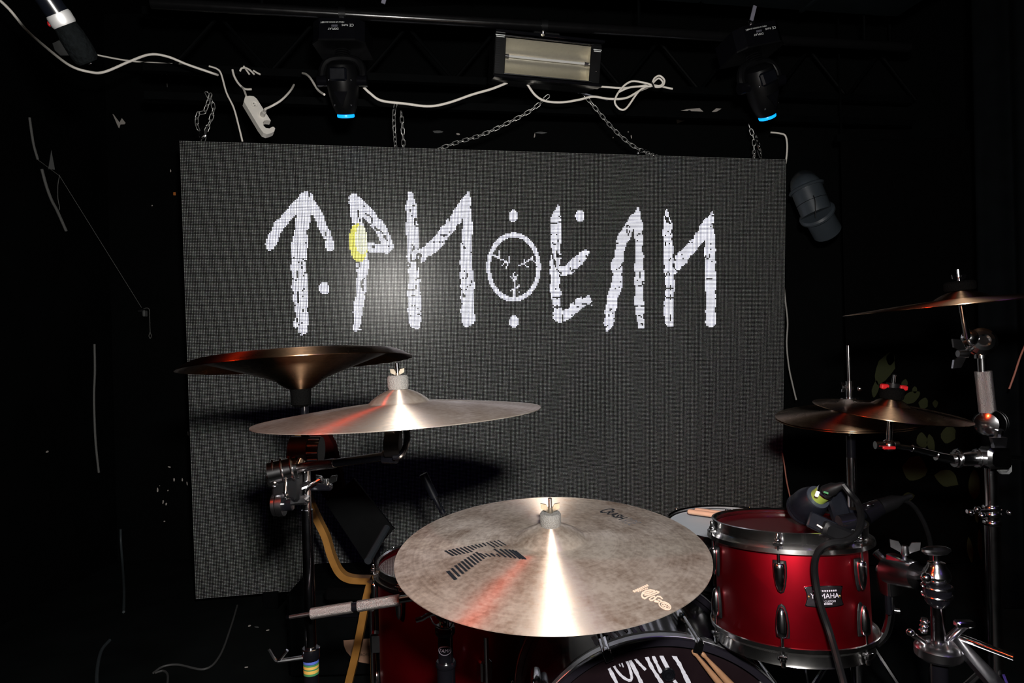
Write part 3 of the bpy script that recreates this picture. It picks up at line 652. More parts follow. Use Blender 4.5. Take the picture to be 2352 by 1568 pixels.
# torn poster pieces to the right above the screen
po = thing('torn_poster', 'torn pale poster scrap with dark blots above the screen', 'poster', backpt(1585, 265, .01))
q0 = frame(backpt(1585, 265, .012), (0, -1, 0), (1, 0, 0)); k = YB / F
MB().prism([(x * k, -y * k) for x, y in ((-35, -8), (-8, -14), (22, -16), (32, -6), (20, 2), (-5, 8), (-30, 18))], q0, .002).build('paper', M_pale_scrap, po)
for x, y, a, b_ in ((-18, 4, 11, 8), (-2, -3, 6, 9), (18, -4, 4, 2)):
    MB().prism([(x * k + a * k * math.cos(t), -y * k + b_ * k * math.sin(t)) for t in np.linspace(0, 2 * PI, 13)[:-1]], q0 @ T(0, 0, .002), .0008).build('dark_blot', M_ink, po)
tag(MB().prism([(x * k, -y * k) for x, y in ((-12, 4), (0, -5), (12, -4), (2, 2))], frame(backpt(1645, 254, .01), (0, -1, 0), (1, 0, 0)), .002).build('paper_scrap', M_pale_scrap), 'small pale paper scrap right of the torn poster', 'paper')

# drain pipe
dp = thing('drain_pipe', 'grey plastic drain pipe elbow beside the upper right screen corner', 'pipe', P(1870, 470, 2.95))
Zp = 2.95; kp = Zp / F
a0, a1, a2 = P(1852, 432, Zp), P(1876, 490, Zp - .02), P(1900, 532, Zp + .03)
MB().lathe([(34 * kp, 0), (34 * kp, (a1 - a0).length)], frame(a0, a1 - a0), 32).ball(a0, 34 * kp, 24).build('elbow', M_pipe, dp)
MB().tube([a0, P(1848, 424, Zp + .10), P(1846, 420, Zp + .3), P(1846, 420, YB)], 32 * kp, 20).build('wall_stub', M_pipe, dp)
MB().lathe([(37 * kp, -.006), (40 * kp, 0), (37 * kp, .008)], frame(a0, a1 - a0), 32).build('upper_collar', M_pipe, dp)
MB().lathe([(36 * kp, -.008), (40 * kp, 0), (40 * kp, .008), (33 * kp, .02)], frame(a1, a2 - a1), 32).build('lower_collar', M_pipe, dp)
MB().lathe([(31 * kp, 0), (32 * kp, (a2 - a1).length), (29 * kp, (a2 - a1).length + .006)], frame(a1, a2 - a1), 32).build('lower_pipe', M_pipe, dp)
am = a0.lerp(a1, .55); MB().torus(frame(am, a1 - a0), 34.4 * kp, .0012, 32, 6).build('seam_wire', M_black, dp)
MB().tube([P(1868, 449, Zp - .075), P(1872, 462, Zp - .08), P(1873, 500, Zp - .078)], .002, 6).build('hanging_wire', M_black, dp)

# right side: curtain and leaf-print cloth
def curtain(name, label, x0, y0, x1, y1, zt, zb, m, amp, waves, cat='curtain'):
    n = 90; d = Vector((x1 - x0, y1 - y0, 0)); L_ = d.length; d.normalize(); nn = Vector((d.y, -d.x, 0)); rows = 8; vs = []; fs = []
    for j in range(rows + 1):
        t = j / rows; z = zt + (zb - zt) * t
        for i in range(n + 1):
            s = i / n; a = amp * (.5 + .5 * t); p = Vector((x0, y0, z)) + d * (s * L_) + nn * (a * math.sin(s * waves * 2 * PI + .8 * math.sin(5 * s + t)) + a * .4 * math.sin(s * waves * 4.7 * PI + 1))
            vs.append(p)
    for j in range(rows):
        for i in range(n): k0 = j * (n + 1) + i; fs.append((k0, k0 + 1, k0 + n + 2, k0 + n + 1))
    m_ = MB(); m_.add(vs, fs); o = m_.build(name, m, None, 80); md = o.modifiers.new('thick', 'SOLIDIFY'); md.thickness = .004
    return tag(o, label, cat)
curtain('curtain', 'dark charcoal curtain hanging in folds at the right wall', 1.80, 2.62, 2.28, 2.0, ZC - .002, .02, M_curtain, .035, 5)
lc = thing('printed_cloth', 'black hanging cloth with yellow-green leaf print behind the right cymbals', 'cloth', (1.75, 3.05, .02))
MB().box(frame((1.80, 3.05, .98), (0, -1, 0), (1, 0, 0)), .62, 1.9, .01, .003).build('cloth', M_cloth, lc)
leaves = [(2032, 845, 16, 42, -.45), (2046, 823, 8, 16, -.2), (2077, 882, 6, 12, -.3), (2092, 913, 18, 13, .5), (2121, 926, 9, 14, -.4), (2010, 893, 6, 20, -.2), (2101, 895, 5, 8, 0), (2148, 927, 5, 9, 0), (2178, 997, 14, 22, -.35), (2118, 1012, 10, 20, .1), (2138, 1020, 7, 24, .15), (2100, 1075, 22, 30, -.4), (2175, 1098, 22, 20, -.4), (2238, 1112, 12, 34, 0), (2262, 1112, 4, 26, 0), (2228, 1262, 5, 30, .1), (2252, 1250, 5, 36, .05), (2244, 1180, 5, 20, 0), (2086, 1140, 12, 10, 0)]
for u, v, a, b_, r in leaves:
    p = hit(u, v, (0, 3.044, 0), (0, 1, 0)); k = 3.04 / F; poly = []
    for t in np.linspace(0, 2 * PI, 15)[:-1]:
        x = a * math.sin(t) * (1 - .25 * math.cos(2 * t)) * (.85 + .3 * random.random()); y = b_ * math.cos(t); poly.append(((x * math.cos(r) - y * math.sin(r)) * k, (x * math.sin(r) + y * math.cos(r)) * k))
    MB().prism(poly, frame(p, (0, -1, 0), (1, 0, 0)), .0012).build('leaf_print', M_leaf, lc)
MB().box(frame((1.80, 3.055, 1.94), (0, -1, 0), (1, 0, 0)), .66, .03, .03).cyl((1.5, 3.06, 1.94), (1.5, 3.06, ZC), .004, n=6).cyl((2.1, 3.06, 1.94), (2.1, 3.06, ZC), .004, n=6).build('hanging_rail', M_black_paint, lc)

# hanging microphone, top left
Zm = 1.25; km = Zm / F
mh = thing('hanging_microphone', 'glossy black microphone with silver collar and black foam end, hanging top left', 'microphone', P(140, 40, Zm))
m0, m1, m2 = P(70, -60, Zm - .044), P(138, 40, Zm), P(196, 132, Zm + .039); dm = (m2 - m1).normalized()
MB().cyl(m0, m1, 24 * km, 25 * km, 28).build('barrel', mat('semi_gloss_black', (.004, .005, .008), .24, 0, .1, spec=.9), mh)
MB().lathe([(25 * km, -.004), (27 * km, 0), (27 * km, .014), (25 * km, .018)], frame(m1 - dm * .004, dm), 28).build('collar', mat('satin_silver', (.85, .85, .85), .42, .6), mh)
MB().lathe([(24 * km, 0), (28 * km, .022), (29 * km, .048), (27 * km, .066), (21 * km, .072), (1e-5, .073)], frame(m1 + dm * .01, dm), 28).build('foam_windscreen', mat('black_foam', (.004, .005, .0055), .95, 0, .8, 120, bump=1, spec=.05), mh)
MB().box(frame(P(203, 140, Zm + .05), (-FWD + dm * .3).normalized(), dm), .013, .007, .004, .001).build('clip', M_dchrome, mh)
MB().ball(P(114, 53, Zm), .004, 10, (1, 1, 1.6)).build('red_dot', M_red_plastic, mh)
tag(MB().prism([(x * 2.4 / F, -y * 2.4 / F) for x, y in ((-28, -26), (-8, -30), (23, 12), (-2, 8), (-20, -8))], frame(P(142, 120, 2.4), (-.3, -1, .1), (1, 0, 0)), .002).build('plastic_scrap', M_grey_scrap), 'grey translucent plastic scrap caught behind the thick white cable', 'plastic')

# ================================================================== CYMBALS
def cym_prof(R, br, bh, bow):
    def z(r):
        r = abs(r)
        if r < br:
            t = r / br; return bow + bh * (1 - t * t) ** .85 * (1 - .12 * t)
        t = (r - br) / (R - br); return bow * (1 - t ** 1.25) + .0
    return z
def tilt_normal(toward, side, c=None):
    # tilt towards the viewer's side of the stage and sideways, measured about the line of sight to c
    vd = Vector((0, 1, 0)) if c is None else Vector((c.x, c.y, 0)).normalized()
    return (vd * -math.sin(rad(toward)) + Vector((vd.y, -vd.x, 0)) * math.sin(rad(side)) + Vector((0, 0, 1)) * math.cos(rad(side)) * math.cos(rad(toward))).normalized()
def cymbal(label, u, v, Z, R, br, bh, bow, toward, side, m, flange=None, thick=.0012):
    n = tilt_normal(toward, side, P(u, v, Z)); M = frame(P(u, v, Z), n, (1, 0, 0)); zf = cym_prof(R, br, bh, bow)
    rs = [.006] + list(np.linspace(.012, br * .98, 12)) + list(np.linspace(br * 1.02, R, 26))
    pr = [(r, zf(r)) for r in rs]
    if flange: pr = [(r, flange(r)) for r in rs]; zf = flange
    b = MB(); b.lathe([(r, z + thick / 2) for r, z in pr] + [(r, z - thick / 2) for r, z in reversed(pr)], Matrix(), 128, True)
    o = b.build('cymbal', m, None, 50, M); tag(o, label, 'cymbal'); return o, M, zf
crash, CM, cz = cymbal('large bronze crash ride cymbal with a striped K print and cream logo', 1266.3, 1265.6, 1.117, .254, .056, .024, .022, 6.8, 0, M_cym)
lcr, LM, lz = cymbal('bronze crash cymbal with grey felt on the left boom arm, in front of the screen', 918.5, 953.5, 1.107, .2286, .050, .024, .020, -1.15, -1.8, M_cym2)
def chz(r):
    R = .2100
    if r < .042: return -.050 - .020 * (1 - (r / .042) ** 2)
    if r < .178: t = (r - .042) / .136; return -.050 + .046 * t ** .9
    t = (r - .178) / (R - .178); return -.004 - .016 * t ** 1.3
china, HM_, hz_ = cymbal('upturned china cymbal with bell hanging down, above the grey-felt crash', 685.5, 812.2, 1.275, .2100, .042, .02, .02, -5.3, -1.75, M_cym4, chz)
spl, SPM, spz = cymbal('small dark crash cymbal topped by a red wing nut, beside the hi-hat', 2043.6, 945, 1.458, .152, .038, .016, .014, .8, 7.5, M_cym3)
ride, RM_, rz = cymbal('dark ride cymbal with black felt on the tall chrome stand', 2209, 699, 1.447, .2286, .052, .018, .012, 1.55, -3.8, M_cym3)
ZH = 1.726
hh_top, HTM, htz = cymbal('upper hi-hat cymbal of the closed pair', 1953, 956, ZH, .1778, .045, .018, .014, 4.6, 0, M_cym3)
nb = tilt_normal(4.6, 0, P(1953, 956, ZH))
hb_, HBM, hbz = cymbal('lower hi-hat cymbal of the closed pair', 1953, 960, ZH, .1778, .045, .018, .014, 4.6, 0, M_cym3)
hb_.matrix_basis = frame(P(1953, 960, ZH), -nb, (1, 0, 0)); WM[hb_] = hb_.matrix_basis.copy()

def on_cym(u, v, M, zf, lift=.0011):
    Mi = M.inverted(); o = Mi @ CAM; d = (Mi.to_3x3() @ ray(u, v))
    t = -o.z / d.z; t -= .12 / abs(d.z) if False else 0
    z = 0
    for _ in range(25):
        t = (z - o.z) / d.z; p = o + d * t; z = zf(math.hypot(p.x, p.y))
    return (p.x, p.y, z + lift)
def decal(name, polys, m, M, zf, parent, lift=.0009, sub=4):
    b = MB()
    for poly in polys:
        q = [on_cym(u, v, M, zf, lift) for u, v in poly]; b.add(q, [tuple(range(len(q)))])
    return b.build(name, m, parent, M=M)
def quadstrip(pts, w):          # ribbon polygon quads in pixel space
    out = []
    for (x0, y0), (x1, y1) in zip(pts[:-1], pts[1:]):
        L_ = math.hypot(x1 - x0, y1 - y0) or 1; nx, ny = -(y1 - y0) / L_ * w / 2, (x1 - x0) / L_ * w / 2; ex, ey = (x1 - x0) / L_ * w * .3, (y1 - y0) / L_ * w * .3
        out.append([(x0 - ex + nx, y0 - ey + ny), (x1 + ex + nx, y1 + ey + ny), (x1 + ex - nx, y1 + ey - ny), (x0 - ex - nx, y0 - ey - ny)])
    return out
k1 = 240 / 2352
def zk(x, y): return (1000 + x * k1, 1220 + y * k1)
def bar(x0, y0, x1, y1, w0): # bar from (x0,y0) to (x1,y1), horizontal thickness w0 in zoom px
    return [zk(x0, y0), zk(x0 + w0, y0 - w0 * .28), zk(x1 + w0, y1 - w0 * .28), zk(x1, y1)]
bars = []
for i in range(15):
    t = i / 14; x0, y0 = 190 + 1195 * t, 450 - 240 * t; x1, y1 = 385 + 1195 * t, 570 - 240 * t; w_ = 52 - 22 * t
    if 6 <= i <= 8: x1, y1 = 1125 + (i - 6) * 100, 592 - (i - 6) * 6
    if 9 <= i <= 10: x1, y1 = 1330 + (i - 9) * 110, 582 + (i - 9) * 4
    bars.append(bar(x0, y0, x1, y1, w_))
for i, (a, b_, c, d) in enumerate([(235, 915, 420, 1110), (335, 850, 515, 1035), (415, 785, 600, 975), (492, 740, 680, 920), (560, 690, 745, 868), (628, 645, 815, 818), (695, 600, 885, 766), (760, 560, 950, 722), (826, 520, 1010, 678), (890, 482, 1075, 634)]):
    bars.append(bar(a, b_, c, d, 84 - 20 * min(i, 1) - 2 * i))
for a, b_, c, d in [(1300, 410, 1570, 600), (1430, 415, 1690, 612), (1535, 420, 1795, 624), (1630, 425, 1890, 634), (1705, 432, 1960, 642), (1775, 455, 2015, 648)]: bars.append(bar(a, b_, c, d, 45))
decal('striped_logo', bars, M_ink, CM, cz, crash)
# "CRASH RIDE"
def map_text(s, o, ax_, ay_, size, **kk):
    v, f = text_mesh(s, 1.0, **kk); v = np.array(v)
    x0, x1, y0, y1 = v[:, 0].min(), v[:, 0].max(), v[:, 1].min(), v[:, 1].max()
    b = MB(); b.add([on_cym(o[0] + ax_[0] * (x - x0) / (x1 - x0) + ay_[0] * (y - y0) / (y1 - y0), o[1] + ax_[1] * (x - x0) / (x1 - x0) + ay_[1] * (y - y0) / (y1 - y0), CM, cz, .0009) for x, y, _ in v], f); return b
map_text('C', (1373, 1174.5), (8.5, 5), (33, -8), 1, bold=.02).build('lettering', M_ink, crash, M=CM)
map_text('RASH', (1386, 1178), (36, 16.5), (21, -5), 1, bold=.03).build('lettering', M_ink, crash, M=CM)
map_text('RIDE', (1422, 1197.5), (24, 9.5), (28, -6), 1, bold=-.01).build('lettering', mat('faded_ink', (.10, .10, .11), .5), crash, M=CM)
k2 = 150 / 2352
def z2(x, y): return (1430 + x * k2, 1320 + y * k2)
lg = []
for i in range(8):
    t = i / 8; lg.append([z2(355 + 545 * t, 590 - 245 * t), z2(355 + 545 * (t + .1), 590 - 245 * (t + .1)), z2(430 + 530 * (t + .1), 645 - 235 * (t + .1)), z2(430 + 530 * t, 645 - 235 * t)])
for i in range(6):
    t = i / 6; lg.append([z2(535 + 380 * t, 595 - 130 * t), z2(535 + 380 * (t + .12), 595 - 130 * (t + .12)), z2(570 + 370 * (t + .12), 630 - 130 * (t + .12)), z2(570 + 370 * t, 630 - 130 * t)])
for pl_, w_ in [([(1150, 595), (1000, 558), (850, 590), (730, 650), (690, 750), (725, 830), (800, 865), (870, 825)], 60), ([(750, 690), (900, 655), (1030, 620)], 45), ([(800, 745), (1000, 700), (1150, 640), (1220, 605), (1310, 640)], 55), ([(900, 800), (1100, 735), (1280, 665)], 45),
                ([(960, 890), (1050, 820), (1150, 790), (1180, 850), (1080, 930), (990, 930)], 45), ([(1150, 900), (1250, 785), (1350, 800), (1430, 870)], 45), ([(1170, 960), (1280, 985)], 80), ([(1280, 900), (1400, 945)], 40)]:
    lg += quadstrip([z2(*p) for p in pl_], w_ * k2)
def rot_ell(cx, cy, a, b_, r, n=25): return [z2(cx + a * math.cos(t) * math.cos(r) - b_ * math.sin(t) * math.sin(r), cy + a * math.cos(t) * math.sin(r) + b_ * math.sin(t) * math.cos(r)) for t in np.linspace(0, 2 * PI, n)]
lg += quadstrip(rot_ell(1525, 1125, 225, 118, .42), 42 * k2); lg += quadstrip(rot_ell(1545, 1130, 150, 75, .42, 17), 34 * k2)
for t in range(5): lg += quadstrip([z2(1545, 1130), rot_ell(1545, 1130, 140, 70, .42, 6)[t]], 26 * k2)
decal('cream_logo', lg, M_cream_ink, CM, cz, crash)

# ================================================================== STAND HELPERS
def wing_nut(parent, M, s, m=M_chrome, name='wing_nut'):
    b = MB(); b.lathe([(.006 * s, 0), (.0065 * s, .004 * s), (.005 * s, .014 * s), (.0035 * s, .014 * s)], M, 14)
    for q in (-1, 1):
        b.prism([(q * .004 * s, .002 * s), (q * .020 * s, .010 * s), (q * .021 * s, .022 * s), (q * .009 * s, .020 * s), (q * .004 * s, .010 * s)], M @ Matrix.Rotation(PI / 2, 4, 'X') @ T(0, 0, -.002 * s), .004 * s)
    return b.build(name, m, parent)
def topper(parent, M, zf, felt_r, felt_h, felt_m, nut_s=1.0, rod=.05, nut=True):
    z0 = zf(.006)
    b = MB().lathe([(felt_r * .94, -.001), (felt_r, .004), (felt_r, felt_h - .003), (felt_r * .9, felt_h), (1e-5, felt_h)], M @ T(0, 0, z0), 24).build('felt', felt_m, parent)
    MB().cyl(M @ Vector((0, 0, -.02)), M @ Vector((0, 0, z0 + felt_h + rod)), .0032, n=12).build('rod', M_chrome, parent)
    if nut: wing_nut(parent, M @ T(0, 0, z0 + felt_h - .001), nut_s, M_gunmetal)
    MB().lathe([(felt_r * .9, -.016), (felt_r * .9, .001 - .003)], M @ T(0, 0, zf(.02) - .002), 20).build('lower_felt', felt_m, parent)
def tube_col(parent, p, r, h, m=M_chrome, name='collar', n=20):
    return MB().lathe([(r * .9, -h / 2), (r, -h / 2 + .003), (r, h / 2 - .003), (r * .9, h / 2)], T(*p), n).build(name, m, parent)
def tripod(parent, x, y, m=M_chrome, h=.32, reach=.26, a0=.3):
    for k in range(3):
        a = a0 + k * 2 * PI / 3; d = Vector((math.cos(a), math.sin(a), 0)); foot = Vector((x, y, .012)) + d * reach
        MB().tube([Vector((x, y, h)) + d * .02, Vector((x, y, h * .5)) + d * reach * .55, foot], .007, 8, 4).build('leg', m, parent)
        MB().ball(foot, .012, 10).build('rubber_foot', M_rubber, parent)
        MB().cyl(Vector((x, y, h * .35)) + d * .014, Vector((x, y, h * .52)) + d * reach * .5, .005, n=8).build('leg_brace', m, parent)

# ---------------------------------------------------------------- left stand: china on top, boom arm with crash
ZA = 1.275
sa = thing('cymbal_stand', 'dark chrome stand carrying the china cymbal, with striped tape round its tube', 'cymbal stand', (P(710, 1300, ZA).x, ZA, 0))
xa = P(706, 1200, ZA).x
def pa(v): return Vector((xa, ZA, P(706, v, ZA).z))
top = HM_ @ Vector((0, 0, -.070))
MB().cyl(top + Vector((0, 0, .035)), pa(925), .0042, n=12).build('top_rod', M_chrome, sa)
MB().lathe([(.012, .02), (.019, .012), (.018, -.016), (.012, -.020)], T(*(top + Vector((0, 0, -.008)))), 20).build('felt', M_dfelt, sa)
MB().lathe([(.020, 0), (.019, .016)], HM_ @ T(0, 0, -.050), 20).build('upper_felt', M_dfelt, sa)
wing_nut(sa, HM_ @ T(0, 0, -.036), .7)
MB().cyl(pa(922), pa(930), .0062, n=14).build('brass_ring', M_gold, sa)
MB().cyl(pa(928), pa(1010), .0075, n=14).build('upper_tube', M_black_gloss, sa)
jb = pa(1035)
MB().cyl(jb - RIGHT * .026, jb + RIGHT * .008, .028, n=24).build('tilter', M_black, sa)
kn = MB(); kn.cyl(jb + RIGHT * .008, jb + RIGHT * .030, .026, n=24); kn.build('tilter_cap', M_black_gloss, sa)
for i in range(12):
    a = 2 * PI * i / 12; c = jb + RIGHT * .019 + UP * (.0255 * math.cos(a)) + FWD * (.0255 * math.sin(a)); MB().cyl(c - RIGHT * .010, c + RIGHT * .010, .0022, n=6).build('grip_rib', M_dchrome, sa)
MB().cyl(pa(1040), pa(1175), .0085, n=16).build('middle_tube', M_chrome, sa)
MB().cyl(pa(1170), pa(1525), .0105, n=18).build('lower_tube', mat('dark_chrome', (.30, .31, .34), .14, 1, .1), sa)
MB().cyl(pa(1500), Vector((xa, ZA, .10)), .0135, n=18).build('base_tube', M_black_gloss, sa)
tripod(sa, xa, ZA, M_dchrome, reach=.17, a0=rad(60))
# tape bands and print on the base tube
for v0, v1, m_ in ((1513, 1520, M_tape_b), (1521, 1525, M_tape_gr), (1525, 1531, M_tape_y), (1531, 1534, M_tape_gr), (1534, 1541, M_tape_y), (1541, 1546, M_tape_gr)):
    MB().cyl(pa(v0), pa(v1), .0142, n=22).build('tape_band', m_, sa)
cyl_warp = lambda r: (lambda p: (r * math.sin(p[0] / r), -r * math.cos(p[0] / r), p[1]))
q = pa(1509); text_obj('printed_text', 'YAMAHA', .010, T(q.x, q.y, q.z), M_tape_y, sa, warp=cyl_warp(.0139))
tube_col(sa, pa(1500), .0165, .022, M_black_gloss)
MB().tube([pa(1500) + Vector((.016 * math.cos(a), .016 * math.sin(a), .010)) for a in np.linspace(-2.6, .4, 10)], .0014, 6, 3).build('wire_clip', M_chrome, sa)
wb = pa(1505) + Vector((-.055, -.02, .0))
MB().cyl(pa(1505) + Vector((-.012, -.008, 0)), wb, .004, n=10).build('wing_shaft', M_chrome, sa)
MB().tube([wb + Vector((-.016, 0, .022)), wb + Vector((-.006, 0, .004)), wb, wb + Vector((.004, 0, .004)), wb + Vector((.018, 0, .020))], .0032, 8, 4).build('wing_bolt', M_chrome, sa)
# boom clamp group left of the tube
c1 = P(655, 1078, 1.24)
MB().cyl(P(618, 1088, 1.235), P(684, 1073, 1.245), .021, n=24).build('clamp_barrel', M_chrome, sa)
for u in (632, 650, 672): MB().torus(frame(P(u, 1086 - (u - 618) * .2, 1.24), P(684, 1073, 1.245) - P(618, 1088, 1.235)), .0215, .0022, 24, 6).build('clamp_ring', M_dchrome, sa)
MB().box(frame(P(626, 1103, 1.23), -FWD, RIGHT), .018, .022, .020, .003).build('clamp_nut', M_chrome, sa)
MB().cyl(P(685, 1073, 1.245), jb - RIGHT * .0, .011, n=14).build('clamp_link', M_chrome, sa)
MB().cyl(P(656, 1085, 1.225), P(655, 1142, 1.225), .0026, n=10).build('tension_screw', M_chrome, sa)
MB().box(frame(P(660, 1118, 1.25), -FWD, RIGHT), .050, .050, .026, .004).build('clamp_body', M_black, sa)
MB().cyl(P(629, 1160, 1.225), P(637, 1159, 1.225), .0195, n=28).build('hinge_disc', M_dchrome, sa)
MB().cyl(P(639, 1159, 1.225), P(653, 1158, 1.225), .0205, n=28).build('hinge_disc', M_dchrome, sa)
MB().cyl(P(653, 1158, 1.225), P(672, 1156, 1.225), .012, n=16).build('hinge_bolt', M_black_gloss, sa)
MB().lathe([(.0045, 0), (.006, .004), (.0045, .010)], T(*P(656, 1141, 1.225)), 12).build('screw_head', M_chrome, sa)
MB().box(frame(P(686, 1148, 1.25), -FWD, RIGHT * .97 + UP * .1), .040, .016, .016, .004).build('link_arm', M_dchrome, sa)
MB().cyl(P(695, 1146, 1.27), pa(1145), .012, n=14).build('tube_clamp', M_chrome, sa)
MB().box(frame(P(690, 1118, 1.26), (-FWD + UP).normalized(), RIGHT * .8 + UP * .55), .036, .014, .006, .002).build('clamp_wing', M_dchrome, sa)
MB().tube([P(703, 1128, 1.25), P(712, 1116, 1.25), P(726, 1107, 1.25), P(738, 1100, 1.25)], lambda t: .0028 + .001 * t, 8, 5).build('clamp_lever', M_chrome, sa)
MB().box(frame(P(733, 1118, 1.28), -FWD, RIGHT), .050, .012, .014, .003).build('rear_clamp', M_black_gloss, sa)
wing_nut(sa, frame(P(750, 1116, 1.28), UP, RIGHT), .95)
# boom arm to the crash
MB().cyl(P(686, 1074, 1.245), P(770, 1063, 1.19), .0085, n=14).build('boom_grip', mat('red_reflecting_steel', (.45, .42, .42), .2, 1, .2, 120), sa)
MB().cyl(P(765, 1064, 1.192), P(893, 1046, 1.125), .0072, n=14).build('boom_arm', M_black_gloss, sa)
MB().cyl(P(880, 1049, 1.125), P(912, 1050, 1.12), .0105, n=14).build('boom_end', M_black_gloss, sa)
hg = P(913, 1018, 1.115)
MB().cyl(hg - RIGHT * .018 - FWD * .006, hg + RIGHT * .006 - FWD * .006, .021, n=24).build('hinge', M_black, sa)
MB().tube([P(903, 1049, 1.10), P(918, 1046, 1.10), P(930, 1030, 1.10), P(935, 1008, 1.10), P(934, 985, 1.10)], .0052, 10, 6).build('hinge_fork', M_black_gloss, sa)
MB().cyl(hg + UP * .01, LM @ Vector((0, 0, lz(.03) - .01)), .007, n=12).build('cymbal_sleeve', M_black_gloss, sa)
topper(sa, LM, lz, .0168, .0215, M_felt, .55, .020)

# ---------------------------------------------------------------- boom stand for the crash ride
ZB_ = 1.23
xb = P(1023, 1480, ZB_).x
sb = thing('boom_stand', 'boom cymbal stand with knurled rod holding the large crash ride', 'cymbal stand', (xb, ZB_, 0))
def pb(v): return Vector((xb, ZB_, P(1023, v, ZB_).z))
g = lambda u, v: P(u, v, 1.195)
MB().cyl(g(665, 1417), g(718, 1408), .0034, n=10).build('rod_tip', mat('steel_rod_tip', (.55, .5, .5), .25, 1), sb)
MB().cyl(g(715, 1409), g(809, 1394), .0096, n=20).build('knurled_rod', M_knurl, sb)
MB().cyl(g(809, 1394), g(822, 1391.5), .0078, n=16).build('rod_groove', M_black_gloss, sb)
MB().cyl(g(822, 1392), g(918, 1377), .0096, n=20).build('knurled_rod', M_knurl, sb)
MB().cyl(g(916, 1377), g(1010, 1362), .0066, n=14).build('boom_rod', M_chrome, sb)
tl = P(1018, 1372, ZB_)
MB().cyl(tl - RIGHT * .022, tl + RIGHT * .022, .020, n=22).build('tilter', M_chrome, sb)
MB().cyl(tl, CM @ Vector((0, 0, -.03)), .0075, n=14).build('boom_tube', M_chrome, sb)
MB().cyl(CM @ Vector((0, 0, -.045)), CM @ Vector((0, 0, cz(.03))), .007, n=12).build('cymbal_sleeve', M_black, sb)
topper(sb, CM, cz, .0172, .0205, M_felt, .75, .024)
MB().cyl(tl, pb(1470), .0095, n=16).build('upper_tube', M_chrome, sb)
MB().cyl(pb(1445), pb(1530), .0135, n=18).build('middle_tube', M_black_gloss, sb)
MB().cyl(pb(1520), Vector((xb, ZB_, .10)), .0165, n=18).build('base_tube', M_black_gloss, sb)
tube_col(sb, pb(1524), .0185, .012, M_black_gloss); tube_col(sb, pb(1446), .018, .016, M_black_gloss)
tripod(sb, xb, ZB_, M_dchrome, reach=.17, a0=rad(-30))
b = MB(); b.tube([P(956, 1424, 1.16), P(970, 1420, 1.16), P(982, 1413, 1.16), P(1003, 1405, 1.16)], lambda t: .0045, 8, 5); b.build('wing_bolt', M_chrome, sb)
MB().tube([P(987, 1414, 1.16), P(995, 1430, 1.17), P(1008, 1440, 1.18), P(1022, 1444, 1.18), P(1034, 1440, 1.18), P(1042, 1425, 1.18)], .0016, 6, 5).build('wire_clip', M_chrome, sb)
MB().cyl(P(1000, 1410, 1.17), pb(1430), .004, n=10).build('wing_shaft', M_chrome, sb)
qq = pb(1487)
MB().tube([qq + Vector((.0139 * math.sin(.95 * math.cos(t)), -.0139 * math.cos(.95 * math.cos(t)), .0075 * math.sin(t))) for t in np.linspace(0, 2 * PI, 17)[:-1]], .0005, 5, 3, True).build('oval_logo', M_dimprint, sb)
text_obj('printed_text', 'TAMA', .0088, T(*qq), M_dimprint, sb, warp=cyl_warp(.0139), shear=.2)

# ================================================================== DRUMS
def hoop_profile(R, s=1):
    return [(R - .003, .009 * s), (R + .001, .0125 * s), (R + .0045, .012 * s), (R + .003, .008 * s), (R + .0025, -.006 * s), (R + .006, -.010 * s), (R + .0125, -.013 * s), (R + .0135, -.020 * s), (R + .0115, -.021 * s), (R + .010, -.016 * s), (R + .0005, -.0095 * s), (R - .001, .006 * s)]
def lug_mesh():
    m = MB(); m.lathe([(.0085, .030), (.0105, .027), (.0112, .018), (.0105, 0), (.0082, -.018), (.0045, -.030), (1e-5, -.0335)], Matrix.Diagonal((.85, .75, .74, 1)), 16)
    me = bpy.data.meshes.new('lug'); me.from_pydata(m.v, [], m.f); me.polygons.foreach_set('use_smooth', [True] * len(me.polygons)); me.set_sharp_from_angle(angle=rad(50)); me.materials.append(M_chrome); return me
def plate_mesh():
    m = MB(); m.lathe([(.0125, .034), (.0132, .02), (.0125, 0), (.010, -.02), (.006, -.034), (1e-5, -.038)], T(0, .006, 0) @ Matrix.Diagonal((.85, .25, .74, 1)), 16)
    me = bpy.data.meshes.new('lug_gasket'); me.from_pydata(m.v, [], m.f); me.materials.append(M_rubber); return me
def rod_mesh():
    m = MB(); m.cyl((0, 0, -.022), (0, 0, .020), .0024, n=10); m.lathe([(.005, .016), (.0055, .019), (.005, .021), (.0036, .022), (.0036, .028), (.0028, .030)], Matrix(), 12); m.box(T(0, -.001, .013), .014, .012, .005, .001)
    me = bpy.data.meshes.new('tension_rod'); me.from_pydata(m.v, [], m.f); me.polygons.foreach_set('use_smooth', [True] * len(me.polygons)); me.set_sharp_from_angle(angle=rad(40)); me.materials.append(M_chrome); return me
LUG, PLATE, ROD = lug_mesh(), plate_mesh(), rod_mesh()
